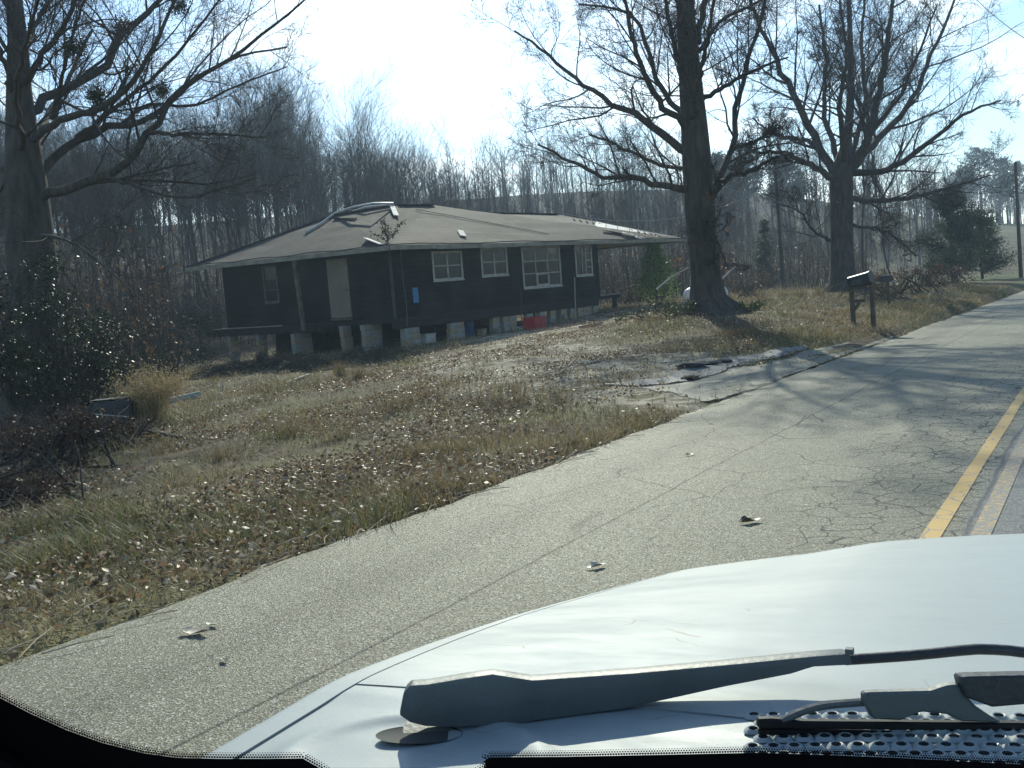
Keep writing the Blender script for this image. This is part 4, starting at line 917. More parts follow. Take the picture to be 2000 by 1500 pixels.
# ------------------------------------------------------------------ the wood: unit-height prototypes copied over
def wood_proto(seed, kind):
    r_ = np.random.default_rng(seed)
    z = np.linspace(0, 1, 9); bend = np.cumsum(r_.normal(size=(9, 2)) * .008, 0)
    P = np.c_[bend, z]; P[0, :2] = 0; R = np.interp(z, [0, .05, .6, 1], [.0062, .0052, .0032, .0007]) * r_.uniform(.75, 1.25)
    parts = []; k0 = [17, 20, 14][kind % 3]; lo = [.38, .25, .5][kind % 3]
    a = grow(P[None], R[None], k0, 6, r_, lo, .97, (26, 60), (.26, .5), .28, .12, .5, .0010)
    if kind % 3 == 1:   # forked
        f = grow(P[None], R[None], 2, 7, r_, .3, .5, (14, 24), (.5, .62), .6, .05, .8, .003); a2 = grow(*f, 8, 6, r_, .2, .97, (24, 52), (.25, .45), .35, .1, .5, .0012)
        a = (np.concatenate([a[0], a2[0]]), np.concatenate([a[1], a2[1]])); parts.append(tubes(*f, 5))
    parts.append(tubes(*a, 4))
    c = grow(*a, 7, 4, r_, .1, 1, (22, 48), (.42, .7), .35, .12, .5, .0007); parts.append(tubes(*c, 3))
    d = grow(*c, 8, 3, r_, .1, 1, (25, 60), (.5, .9), .2, .16, .6, .00045); parts.append(ribbons(*d, r_))
    tv, tq = tubes(P[None], R[None], 8)
    V, q = join(parts)
    return np_mesh('trunk', tv, tq, smooth=True), np_mesh('crown', V, q)
PROT = []
for k in range(9):
    t, c = wood_proto(500 + k, k); t.materials.append(M_GREYB if k % 3 else M_BARK); c.materials.append(M_GREYT if k % 3 else M_TWIG); PROT.append((t, c))
LINE = np.array([(-250, 190), (0, 210), (150, 240), (300, 245), (450, 225), (520, 175), (590, 185), (650, 240), (760, 262), (860, 296), (960, 330), (1060, 350), (1200, 330), (1340, 340), (1500, 345), (1620, 375), (1720, 415), (1800, 440), (2100, 430)], float)
r_ = np.random.default_rng(77)
def wood_tree(px, dep, ytop, k, label, group, thick=1.0):
    p = at_d(px, 600, dep); z = gz(p[0], p[1]); base = np.array([p[0], p[1], z])
    yb = proj(base)[1]; h = max(4.0, (yb - ytop) / F * dep)
    root = empty('bare_tree', tuple(base), r_.uniform(0, 6.28), label=label, cat='tree', group=group)
    tilt = r_.normal(0, .05, 2); root.rotation_euler = (tilt[0], tilt[1], root.rotation_euler[2])
    s = thick * r_.uniform(.65, 1.3)
    for nm, me in zip(('trunk', 'crown'), PROT[k]):
        o = bpy.data.objects.new(nm, me); COL.objects.link(o); o.parent = root
        if nm == 'crown': o['kind'] = 'stuff'
    root.scale = (h * s, h * s, h)
    return root
cnt = 0
for i in range(300):
    px = -160 + (i * 0.6180339 % 1.0) * 2010
    if px < 330: dep = r_.uniform(38, 92)
    elif px < 1345: dep = r_.uniform(60, 108)
    else: dep = r_.uniform(74, 135)
    if px > 1690 and r_.random() < .3: continue
    p = at_d(px, 600, dep)
    yt = np.interp(px, LINE[:, 0], LINE[:, 1]) + abs(r_.normal(0, 40)) + r_.uniform(0, 75)
    if px < 330: yt += 25 * max(0, (45 - dep) / 14)
    wood_tree(px, dep, yt, int(r_.integers(9)), 'slender bare tree standing in the wood behind the house' if px < 1345 else 'slender bare tree in the hazy wood beyond the big oak', 'bare trees of the wood')
    cnt += 1
# single trees that stand out
for px, dep, yt, k, lab in ((545, 66, 150, 1, 'tallest forked bare tree above the low end of the roof'), (655, 70, 222, 4, 'forked bare tree just above the bowed trim strip'), (705, 68, 216, 0, 'straight bare tree rising behind the roof peak'), (765, 70, 245, 3, 'thin bare tree right of the roof peak against the glare'), (1690, 60, 60, 1, 'slim bare tree close behind the spreading oak'), (1752, 64, 250, 7, 'small crooked tree between the oak and the cedar'), (200, 33, 330, 2, 'dark thin trunk beside the tan grass clump')):
    wood_tree(px, dep, yt, k, lab.replace(' right of', ' beside'), 'bare trees of the wood', 1.25)

# far wood: reads as one mass
parts = []
for i in range(520):
    px = r_.uniform(-250, 1870); dep = r_.uniform(112, 190); p = at_d(px, 600, dep); z = gz(p[0], p[1])
    h = r_.uniform(9, 14) * (1 if px < 1400 else .9)
    me_t, me_c = PROT[int(r_.integers(9))]
    parts.append((p[0], p[1], z, h))
for i in range(240):
    px = r_.uniform(1690, 2080); dep = r_.uniform(205, 275) if px > 1830 else r_.uniform(265, 330); p = at_d(px, 600, dep); parts.append((p[0], p[1], gz(p[0], p[1]), r_.uniform(5, 9.5)))
fp, fr = [], []
for (x, y, z, h) in parts:
    P = np.array([(x, y, z - .3), (x + r_.normal(0, .2), y, z + h * .5), (x + r_.normal(0, .4), y, z + h)]); fp.append(P); fr.append(np.array([.12, .08, .015]) * r_.uniform(.7, 1.3))
FP, FR = resample(fp[0], fr[0], 6), None
FPa = np.stack([resample(a, c, 6)[0] for a, c in zip(fp, fr)]); FRa = np.stack([resample(a, c, 6)[1] for a, c in zip(fp, fr)])
f2 = grow(FPa, FRa, 11, 4, r_, .25, .98, (28, 62), (.25, .45), .3, .12, .5, .025); f3 = grow(*f2, 9, 3, r_, .1, 1, (25, 60), (.45, .85), .25, .14, .5, .018)
V, q = join([tubes(FPa, FRa, 5), tubes(*f2, 3), ribbons(*f3, r_)])
link('far_wood', np_mesh('far_wood', V, q), M_GREYT, label='grey mass of distant bare woodland along the horizon', cat='wood', kind='stuff')

# undergrowth: stems and clinging rust-brown leaves
n = 8000
px = r_.uniform(-200, 1700, n); dep = np.where(px < 330, r_.uniform(26, 95, n), np.where(px < 1345, r_.uniform(52, 125, n), r_.uniform(62, 135, n)))
D = np.stack([at_d(a, 600, d) for a, d in zip(px, dep)]); zz = ground_z(D[:, 0], D[:, 1]); D[:, 2] = zz
hh = r_.uniform(.8, 4.2, n) * np.where(px > 1400, .8, 1)
tip = D + np.c_[r_.normal(0, .35, n), r_.normal(0, .35, n), hh]; mid = (D + tip) / 2 + r_.normal(0, .12, (n, 3))
P = np.stack([D, mid, tip], 1); R = np.outer(r_.uniform(.008, .03, n), [1, .7, .3])
s2 = grow(P, R, 5, 3, r_, .2, 1, (20, 55), (.3, .6), .3, .15, .6, .006)
V, q = join([tubes(P, R, 3), ribbons(*s2, r_)])
link('undergrowth', np_mesh('undergrowth', V, q), M_TWIG, label='tangle of thin brown stems on the floor of the wood', cat='undergrowth', kind='stuff')
sel = r_.random(len(s2[0])) < .8
C = np.repeat(s2[0][sel][:, 1:].reshape(-1, 3), 1, 0) + r_.normal(0, .08, (sel.sum() * 2, 3))
bt = np.array([.13, .085, .05]) * r_.uniform(.5, 1.6, (len(C), 1)) * np.where(r_.random((len(C), 1)) < .15, np.array([1.3, .9, .7]), 1)
link('undergrowth_leaves', leaf_mesh('undergrowth_leaves', C, r_, (.07, .19), bt), M_LEAF, label='withered brown leaves clinging to the undergrowth of the wood', cat='undergrowth', kind='stuff')

# ------------------------------------------------------------------ shrubs, evergreens, grass clumps
def shrub(name, label, cat, base, lobes, leaf, tint, n, seed, stems=10, hgt=1.5, mat_=None, group=None, spread=.5):
    """lobes: [(dx,dy,dz,rx,ry,rz)] clumps of leaves round stems that start at the base"""
    r_ = np.random.default_rng(seed)
    root = empty(name, tuple(base), label=label, cat=cat, group=group)
    L = np.array(lobes, float); wts = L[:, 3] * L[:, 4] * L[:, 5]; pick = r_.choice(len(L), n, p=wts / wts.sum())
    d = norm_(r_.normal(size=(n, 3))) * (r_.random((n, 1)) ** .42); c = L[pick, :3] + d * L[pick, 3:6]
    # knock holes into the volume
    keep = fbm(c[:, 0] * 2.6 + c[:, 2] * 1.7, c[:, 1] * 2.6 - c[:, 2] * 2.1, seed) > .44
    c = c[keep]; c = c[c[:, 2] > .02]
    tt = np.array(tint) * r_.uniform(.55, 1.45, (len(c), 1))
    link('foliage', leaf_mesh('foliage', c, r_, leaf, tt, .0), mat_ or M_GREEN, root, kind='stuff')
    k = max(stems, len(L)); tips = L[r_.integers(len(L), size=k), :3] + r_.normal(size=(k, 3)) * .12
    b0 = np.c_[r_.normal(0, .08 * spread * 2, (k, 2)), np.full(k, -.05)]
    P = np.stack([b0, (b0 + tips) / 2 + r_.normal(size=(k, 3)) * .08, tips], 1); R = np.outer(r_.uniform(.012, .035, k), [1, .7, .25])
    a = grow(P, R, 6, 4, r_, .3, 1, (25, 55), (.3, .55), .15, .15, .6, .005)
    V, q = join([tubes(P, R, 5), tubes(*a, 3)]); link('stem', np_mesh('stem', V, q, smooth=True), M_TWIG, root, kind='stuff')
    return root
def gpt(px, dep):
    p = at_d(px, 650, dep); return np.array([p[0], p[1], gz(p[0], p[1])])
def blobs(n, r_, w, d, h, rr):
    out = []
    for i in range(n):
        z = r_.uniform(.25, 1) * h; s = rr * r_.uniform(.6, 1.2); out.append((r_.normal(0, w * .42), r_.normal(0, d * .42), z, s, s, s * .8))
    return out
r_ = np.random.default_rng(5)
# dark holly-like thicket around the oak on the edge of the wood
for px, dep, w, h, lab in ((-40, 21.5, 1.6, 3.6, 'tall glossy evergreen shrub at the edge of the picture'), (30, 21, 1.3, 3.0, 'glossy evergreen shrub in front of the mistletoe oak'), (100, 21.5, 1.2, 3.9, 'tallest glossy evergreen beside the mistletoe oak trunk'), (160, 23.5, 1.1, 2.8, 'evergreen shrub between the oak and the thin dark trunk'), (150, 22, 1.0, 1.7, 'low evergreen shrub near the dumped appliance'), (330, 36, 1.9, 2.3, 'broad dark evergreen bush behind the tan grass clump'), (260, 33, 1.3, 1.9, 'small dark evergreen bush at the foot of the wood')):
    shrub('evergreen_shrub', lab, 'shrub', gpt(px, dep), blobs(13, r_, w, w, h, .55), (.05, .10), (.030, .040, .020), 4200, int(px + 700), 12, h, group='evergreen thicket')
for px, py, lab in ((10, 900, 'dark brown brush at the picture edge below the thicket'), (80, 925, 'dark brown brush in front of the thicket'), (150, 880, 'brown weeds in front of the dumped appliance'), (230, 868, 'low brown weeds against the dumped appliance'), (40, 990, 'low russet weeds near the verge')):
    p_ = on_ground(px, py); shrub('brush', lab, 'brush', p_, blobs(12, r_, 1.3, .9, .75 if py < 950 and px < 140 else .35, .3), (.03, .08), (.10, .065, .045), 1500, int(px + py), 34, 1, M_LEAF, 'brown brush below the thicket', 4)
for px, py, hg, lab in ((470, 726, .5, 'dark weeds at the outer pier of the short wall'), (540, 716, .45, 'dark weeds under the small side window'), (620, 722, .35, 'dark weeds before the leaning porch post'), (720, 705, .3, 'low dark weeds below the pale door')):
    p_ = on_ground(px, py); shrub('brush', lab, 'brush', p_, blobs(10, r_, 1.4, .7, hg, .22), (.03, .08), (.075, .062, .036), 1100, int(px + py), 30, 1, M_LEAF, 'weeds along the house', 4)
# ivy and ground cover at the foot of the front oak
b1 = at_d(1386, 600, D1); 
shrub('ivy_patch', 'green ivy sprawling around the foot of the front oak', 'ivy', (b1[0] - .9, b1[1] - 1.0, gz(b1[0] - .9, b1[1] - 1.0)), [(r_.normal(0, .75), r_.normal(0, .5), r_.uniform(.05, .35), .32, .3, .2) for _ in range(16)], (.05, .09), (.06, .075, .03), 2200, 61, 8)
shrub('ivy_patch', 'small ivy tuft on the road side of the front oak', 'ivy', (b1[0] + .9, b1[1] + .1, gz(b1[0] + .9, b1[1] + .1)), [(r_.normal(0, .3), r_.normal(0, .3), r_.uniform(.05, .25), .25, .25, .15) for _ in range(7)], (.05, .09), (.065, .085, .03), 700, 62, 5)

def needle_tree(name, label, base, h, w, tint, seed, n=9000, needle=(.10, .2), cone=1.0, lo=.06, group=None, bare=0.0):
    """pine / cedar: whorled boughs carrying needle tufts"""
    r_ = np.random.default_rng(seed); root = empty(name, tuple(base), label=label, cat='tree', group=group)
    z = np.linspace(0, h, 8); P = np.c_[r_.normal(0, .012 * h, (8, 2)).cumsum(0) * .4, z]; R = np.interp(z, [0, h], [.022 * h, .003 * h])
    V, q = tubes(P[None], R[None], 8); link('trunk', np_mesh('trunk', V, q, smooth=True), M_BARK, root)
    m_ = 70; t = r_.uniform(max(lo, bare), .98, m_); zb = t * h; L = w * (.18 + .82 * (1 - (t - bare) / (1 - bare)) ** cone) * r_.uniform(.6, 1.15, m_); az = r_.uniform(0, 6.283, m_)
    o = np.c_[np.interp(zb, z, P[:, 0]), np.interp(zb, z, P[:, 1]), zb]; d = np.c_[np.cos(az), np.sin(az), r_.uniform(.05, .5, m_)]
    B = np.stack([o, o + d * (L * .5)[:, None], o + d * L[:, None] + np.c_[np.zeros((m_, 2)), L * .12]], 1); Rb = np.outer(L * .018 + .004, [1, .7, .3])
    V, q = tubes(B, Rb, 4); link('bough', np_mesh('bough', V, q), M_BARK, root, kind='stuff')
    i = r_.integers(m_, size=n); u = r_.uniform(.2, 1.02, n) ** .8; c = B[i, 0] + (B[i, 2] - B[i, 0]) * u[:, None] + r_.normal(size=(n, 3)) * (.05 + .11 * L[i])[:, None]
    tt = np.array(tint) * r_.uniform(.5, 1.5, (n, 1)); link('foliage', leaf_mesh('foliage', c, r_, needle, tt, 0, .22), M_PINE, root, kind='stuff')
    return root
needle_tree('pine_sapling', 'bright green young pine beside the porch end of the house', gpt(1288, 47), 2.9, 1.15, (.20, .30, .08), 71, 5200, (.10, .2), .8)
needle_tree('cedar_tree', 'broad dark cedar beside the road near the far lawn', gpt(1868, 70), 6.6, 2.5, (.045, .068, .032), 72, 15000, (.14, .3), .55)
needle_tree('cedar_tree', 'lower yellow-green cedar joined to the broad dark one', gpt(1925, 76), 4.9, 2.6, (.075, .085, .034), 73, 10000, (.14, .3), .5)
needle_tree('pine_sapling', 'thin dark pine in the hazy wood between the oaks', gpt(1505, 66), 4.8, .9, (.03, .05, .03), 74, 3500, (.1, .22), .8)
for k, (px, dep, h, w, lab) in enumerate(((1930, 235, 17, 5.5, 'tallest round-topped pine on the far hill'), (1965, 240, 15, 5.5, 'broad pine on the far hill next to the utility pole'), (1895, 250, 13, 5, 'pine on the far hill above the cedar'), (1995, 225, 13, 6, 'dark pine on the far hill at the picture edge'), (1560, 140, 11, 3.4, 'hazy evergreen behind the spreading oak'), (1430, 128, 12, 3.2, 'hazy evergreen between the two oaks'), (1480, 150, 12, 3.4, 'dim pine deeper in the wood between the oaks'))):
    needle_tree('pine_tree', lab, gpt(px, dep), h, w, (.028, .045, .028), 80 + k, 3800, (.35, .8), .5, .1, 'pines in the distance', .38)

def grass_clump(name, label, base, n, hgt, rad, lean, tint, seed, cat='grass clump', width=.006, plume=True, group=None):
    r_ = np.random.default_rng(seed); root = empty(name, tuple(base), label=label, cat=cat, group=group)
    a = r_.uniform(0, 6.283, n); rr = rad * np.abs(r_.normal(0, .6, n)); sq = r_.uniform(.5, 1.6)
    b0 = np.c_[rr * np.cos(a) * sq, rr * np.sin(a) / sq, np.full(n, -.02)]; h = hgt * (.18 + .9 * r_.beta(1.6, 2.0, n))
    out = np.c_[np.cos(a), np.sin(a), np.zeros(n)] * r_.uniform(.1, .9, (n, 1)) + r_.normal(size=(n, 3)) * .4; out[:, 2] = 0
    tip = b0 + np.c_[out[:, :2] * (h * .6)[:, None], h * r_.uniform(.6, 1, n)] + np.array(lean) * h[:, None]
    mid = b0 + (tip - b0) * .5 + np.c_[-out[:, :2] * (h * .12)[:, None], h * .16]
    side = norm_(np.cross(tip - b0, r_.normal(size=(n, 3)))) * width * r_.uniform(.5, 1.1, (n, 1))
    V = np.stack([b0 - side, b0 + side, mid - side * .8, mid + side * .8, tip], 1).reshape(-1, 3); i = np.arange(n) * 5
    q = np.stack([i, i + 1, i + 3, i + 2], 1); t = np.stack([i + 2, i + 3, i + 4], 1)
    tt = np.repeat(np.array(tint) * r_.uniform(.45, 1.3, (n, 1)), 5, 0)
    link('blades', np_mesh('blades', V, q, t, tint=tt), M_GRASS, root, kind='stuff')
    if plume:
        tall = np.nonzero(h > np.quantile(h, .55))[0]; m_ = len(tall) * plume; k = r_.choice(tall, m_); u = r_.uniform(.1, 1.08, (m_, 1))
        c = mid[k] + (tip[k] - mid[k]) * u + r_.normal(size=(m_, 3)) * .035 * hgt
        link('seed_heads', leaf_mesh('seed_heads', c, r_, (.012 * hgt + .012, .04 * hgt + .02), np.array(tint) * r_.uniform(.7, 1.4, (m_, 1)), 0, .22), M_GRASS, root, kind='stuff')
    return root
TAN = (.36, .27, .13)
tc_ = at_z(290, 838, -.25)
grass_clump('grass_clump', 'tall feathery tan grass clump beside the dumped appliance', (tc_[0], tc_[1], gz(tc_[0], tc_[1])), 760, 1.35, .26, (.2, .06, 0), (.40, .31, .165), 91, plume=16)
for k, (px, py, hg, lab) in enumerate(((665, 735, .55, 'pale weed tuft in front of the house corner'), (700, 745, .5, 'pale weed tuft nearer the drive'), (655, 712, .5, 'white-headed weed beside the fallen plate'), (1490, 588, .8, 'tan grass tuft behind the front oak'), (1530, 585, .9, 'tallest tan grass tuft between the two oaks'), (1565, 582, .85, 'tan grass tuft by the thin dark pole'), (1600, 580, .8, 'tan grass tuft next to the spreading oak'), (1000, 770, .35, 'brown grass tuft at the drive edge'), (1090, 790, .38, 'brown grass tuft on the verge by the apron'), (660, 862, .34, 'brown weed tuft beside the leaf-filled ditch'), (560, 850, .36, 'straw tuft on the near bank'), (780, 800, .34, 'straw tuft above the ditch'), (430, 900, .32, 'straw tuft low on the verge'), (1440, 660, .4, 'reddish grass tuft between oak and apron'), (1250, 580, .8, 'tan grass behind the porch end'), (1215, 590, .7, 'tan grass beside the low dark deck'))):
    p = on_ground(px, py); grass_clump('grass_tuft', lab, p, 230, hg * 1.05, (.14 if k < 3 else .42), (.06, .03, 0), (.27, .21, .115) if k not in (13,) else (.26, .15, .08), 100 + k, 'grass tuft', .0045, 3, 'dry grass tufts')
# reddish brush along the road past the mailbox
for k, (px, dep, lab) in enumerate(((1735, 42, 'reddish brown brush behind the mailbox'), (1780, 47, 'reddish brown brush past the mailbox'), (1830, 52, 'brown brush at the foot of the cedar'), (1870, 56, 'thin brown brush in front of the lower cedar'), (1705, 50, 'brown brush at the foot of the spreading oak'), (1240, 50, 'brown brush behind the porch deck'), (1450, 44, 'twiggy brush behind the front oak'))):
    shrub('brush', lab, 'brush', gpt(px, dep), blobs(12, r_, 1.5, 1.2, 1.0, .42), (.05, .12), (.14, .085, .055), 900, 300 + k, 26, 1.2, M_LEAF, 'roadside brush', 4)

# ------------------------------------------------------------------ litter and grass on the ground (uncountable)
def scatter(n, r_, pxr, pyr):
    """points on the terrain left of the road, denser near the camera: uniform over the picture area they fill"""
    px = r_.uniform(*pxr, n); py = r_.uniform(*pyr, n)
    return px, py
gx, gy = [], []
r_ = np.random.default_rng(17)
def pts_area(n, x0, x1, y0, y1, fall=0.9):
    x = r_.uniform(x0, x1, n); y = r_.uniform(y0, y1, n); d = np.hypot(x, y)
    k = r_.random(n) < np.clip((7.5 / d) ** fall, 0, 1); x, y = x[k], y[k]
    e = edge_x(y); k = (x < e - .02)
    return x[k], y[k]
def in_view(x, y, z, mrg=80):
    c = (np.c_[x, y, z] - C0) @ RW; u = 1000 + F * c[:, 0] / c[:, 2]; v = 750 + F * c[:, 1] / c[:, 2]
    return (c[:, 2] > 1) & (u > -mrg) & (u < 2000 + mrg) & (v < 1500 + mrg)
def inside(poly, x, y):
    c = np.zeros(len(x), bool); n = len(poly)
    for i in range(n):
        a, b_ = poly[i], poly[(i + 1) % n]
        with np.errstate(divide='ignore', invalid='ignore'):
            c ^= ((a[1] > y) != (b_[1] > y)) & (x < (b_[0] - a[0]) * (y - a[1]) / (b_[1] - a[1]) + a[0])
    return c
APR = [np.array([on_ground(*p)[:2] for p in P_]) for P_ in (APRON_PX, MOUTH_PX)]
def off_apron(x, y): return ~(inside(APR[0], x, y) | inside(APR[1], x, y)) | (r_.random(len(x)) < .03)
def no_house(x, y):
    w = np.c_[x, y] - HM[:2, 3]; s = w @ HM[:2, 0]; t = w @ HM[:2, 1]; return ~((s > .4) & (s < 13.4) & (t > .4) & (t < 9.4))
# dead leaves
x, y = pts_area(900000, -34, -4.2, 1.5, 62, .72); z = ground_z(x, y)
dens = fbm(x * .55, y * .55, 51); dm_ = dirt_mask(x, y)
ditch = np.exp(-((x + 7.3 + .12 * (y - 8)) / .38) ** 2) * (y > 4.0) * (y < 13.5)
keep = in_view(x, y, z) & no_house(x, y) & off_apron(x, y) & (r_.random(len(x)) < np.clip((dens - .40) * 4.0, .05, 1) * (1 - .15 * dm_) * (1 - .45 * np.exp(-((x + 5.2) / .7) ** 2)) + ditch)
x, y, z = x[keep], y[keep], z[keep]
tt = np.array([.185, .122, .07]) * r_.uniform(.3, 1.8, (len(x), 1)); pale = r_.random((len(x), 1)) < .2
tt = np.where(pale, np.array([.46, .38, .285]) * r_.uniform(.6, 1.2, (len(x), 1)), tt)
d = np.hypot(x, y)
C = np.c_[x, y, z + .015 + r_.uniform(0, .085, len(x))]
link('leaf_litter', leaf_mesh('leaf_litter', C, r_, (.028, .072), tt, .68, .6), M_LEAF, label='dead brown and silvery leaves scattered over yard and verge', cat='leaf litter', kind='stuff')
print('leaves', len(x))
# dry grass
def grass_field(name, x, y, z, h, tint, wid, label):
    n = len(x); a = r_.uniform(0, 6.283, n); ln = r_.uniform(.3, 1.5, n) * h
    b0 = np.c_[x, y, z - .01]; tip = b0 + np.c_[np.cos(a) * ln, np.sin(a) * ln, h]
    mid = (b0 + tip) / 2 + np.c_[np.zeros((n, 2)), h * .15]; s = np.c_[-np.sin(a), np.cos(a), np.zeros(n)] * np.asarray(wid).reshape(-1, 1)
    V = np.stack([b0 - s, b0 + s, mid - s * .8, mid + s * .8, tip], 1).reshape(-1, 3); i = np.arange(n) * 5
    link(name, np_mesh(name, V, np.stack([i, i + 1, i + 3, i + 2], 1), np.stack([i + 2, i + 3, i + 4], 1), tint=np.repeat(tint, 5, 0)), M_GRASS, label=label, cat='grass', kind='stuff')
x, y = pts_area(1700000, -30, -4.2, 1.4, 60, 1.05); z = ground_z(x, y)
cl = fbm(x * .9, y * .9, 61); gr = fbm(x * .6 + 9, y * .6, 66); dm_ = dirt_mask(x, y)
verge = np.exp(-((x + 5.6) / 1.5) ** 2)
keep = in_view(x, y, z) & no_house(x, y) & off_apron(x, y) & (r_.random(len(x)) < np.clip((cl - .40) * 3.5, .10, 1) * (1 - .85 * dm_) * (.34 + .66 * np.clip((x + 9.5) / 3.5, 0, 1)) + .45 * verge * (dm_ < .4))
x, y, z, cl, gr, verge = x[keep], y[keep], z[keep], cl[keep], gr[keep], verge[keep]
d = np.hypot(x, y); n = len(x)
green = np.clip((gr - .46) * 6 + 1.2 * np.exp(-((y - 4.5) / 2.5) ** 2 - ((x + 6.6) / 1.1) ** 2), 0, 1) * .7 * (r_.random(n) < .72)
tint = (np.array([.30, .23, .115])[None] * (1 - green)[:, None] + np.array([.115, .155, .045])[None] * green[:, None]) * r_.uniform(.5, 1.35, (n, 1))
h = r_.uniform(.04, .13, n) * (1 + 1.9 * np.clip(cl - .5, 0, 1) * 3 * (1 - .6 * verge)) 
grass_field('verge_grass', x, y, z, h, tint, .0022 + d * .00016, 'short dry tan and green grass over verge and yard')
print('blades', n)
# weed twigs and stalks on the verge edge
m_ = 240; y = r_.uniform(2.2, 24, m_); x = edge_x(y) - np.abs(r_.normal(0, .35, m_)) + .12; z = np.maximum(ground_z(x, y), -.01 * (x < -4.4)) + .02
a = r_.uniform(-.7, .7, m_) + math.pi / 2; L = r_.uniform(.08, .5, m_)
P = np.stack([np.c_[x, y, z], np.c_[x + np.cos(a) * L * .5 + r_.normal(0, .01, m_), y + np.sin(a) * L * .5, z + .012], np.c_[x + np.cos(a) * L, y + np.sin(a) * L, z + .004]], 1)
V, q = tubes(P, np.full((m_, 3), .0035), 3); link('dead_stalks', np_mesh('dead_stalks', V, q), mat('straw', (.30, .25, .17), .8, (.16, .13, .09), 5), label='loose dry stalks lying along the asphalt edge', cat='stalks', kind='stuff')
# broken crumbs of asphalt edge

# ------------------------------------------------------------------ small things in the yard
random.seed(9)
def world_board(name, p, q, wd, th, m_, label, cat='board', lift=.03, group=None):
    P, Q = on_ground(*p), on_ground(*q); P[2] = gz(P[0], P[1]) + lift; Q[2] = gz(Q[0], Q[1]) + lift
    b = MB(); c = (P + Q) / 2; b.bar(P - c, Q - c, wd, th); o = b.build(name, m_, bevel=.004); o.location = tuple(c); return tag(o, label, cat, group)
M_PALEB = mat('sun_bleached_board', (.48, .46, .42), .75, (.33, .31, .28), 4)
world_board('loose_board', (1131, 641), (1178, 634), .2, .04, M_WOOD, 'brown plank lying in the yard in front of the picture window', group='loose boards in the yard')
world_board('loose_board', (985, 655), (1020, 654), .16, .03, M_PALEB, 'grey plank on the ground left of the red crate'.replace('left of', 'before'), group='loose boards in the yard')
world_board('loose_board', (1212, 611), (1240, 609), .14, .05, M_PALEB, 'short pale plank beyond the porch deck', group='loose boards in the yard')
world_board('loose_board', (1238, 611), (1300, 607), .16, .06, M_WOOD, 'long dark plank beyond the porch deck', group='loose boards in the yard')
world_board('loose_board', (632, 723), (672, 716), .3, .03, M_PALEB, 'pale flat panel lying before the house corner', group='loose boards in the yard')
world_board('loose_board', (560, 752), (604, 735), .07, .05, M_PALEB, 'thin bleached stick of lumber beside the weeds', group='loose boards in the yard')
world_board('loose_board', (478, 725), (500, 718), .1, .04, M_PALEB, 'small white scrap near the outer pier', group='loose boards in the yard')
for k, (px, py, sz, lab) in enumerate(((1352, 720, .24, 'largest dark chunk of broken asphalt on the apron'), (1388, 714, .17, 'dark asphalt chunk beside the largest one'), (1414, 710, .14, 'small asphalt chunk farther along the apron'), (1350, 745, .14, 'reddish lump of dirt on the drive mouth'))):
    p_ = on_ground(px, py); bm = bmesh.new(); bmesh.ops.create_icosphere(bm, subdivisions=2, radius=sz)
    for v in bm.verts: f_ = random.uniform(.75, 1.15); v.co = Vector((v.co.x * f_ * 1.3, v.co.y * f_, v.co.z * f_ * .28))
    me = bpy.data.meshes.new('asphalt_chunk'); bm.to_mesh(me); bm.free(); o = link('asphalt_chunk', me, mat('broken_asphalt', (.05, .052, .053), .9, (.09, .09, .088), 9, .6, 30) if k < 3 else M_WOOD); o.location = (p_[0], p_[1], gz(p_[0], p_[1]) + .05); tag(o, lab, 'asphalt chunk', 'broken chunks on the drive')
# blue drum and clutter in the crawl space
pq = h2w((4.75, T0 + .45, hgz(4.75, T0 + .45))); dm0 = empty('blue_drum', tuple(pq), label='dark blue drum in the crawl space between two piers', cat='drum')
MB().tube([(0, 0, -.02), (0, 0, .03), (0, 0, .3), (0, 0, .57), (0, 0, .6)], [.22, .23, .22, .23, .21], 22).build('shell', mat('blue_drum_paint', (.02, .05, .14), .5, (.03, .06, .12), 5), dm0, smooth=True)
MB().tube([(0, 0, .19), (0, 0, .21)], .236, 22).build('hoop', mat('blue_drum_paint', (.02, .05, .14)), dm0); MB().tube([(0, 0, .40), (0, 0, .42)], .236, 22).build('hoop', mat('blue_drum_paint', (.02, .05, .14)), dm0)
for k, (s_, w_, h_, m_, lab) in enumerate(((2.35, .5, .3, M_PALEB, 'pale scrap box under the house beside the corner pier'), (5.35, .22, .24, M_BLOCKW, 'small yellow carton under the house near the blue drum'), (7.5, .55, .12, M_PALEB, 'pale shelf of boards under the house by the crate'), (10.5, .3, .34, M_BLOCK, 'grey scrap box under the picture window'))):
    pq = h2w((s_, T0 + .3, hgz(s_, T0 + .3))); o = empty('scrap_box', tuple(pq), a0_ := math.atan2(HM[1, 0], HM[0, 0]), label=lab, cat='scrap', group='scrap under the house')
    MB().box((-w_ / 2, -.15, -.03), (w_ / 2, .15, h_), jit=.012).build('carton', m_, o, bevel=.006); MB().box((-w_ / 2 - .02, -.17, h_ + .004), (w_ / 2 + .02, .17, h_ + .03), jit=.006).build('lid', m_, o)
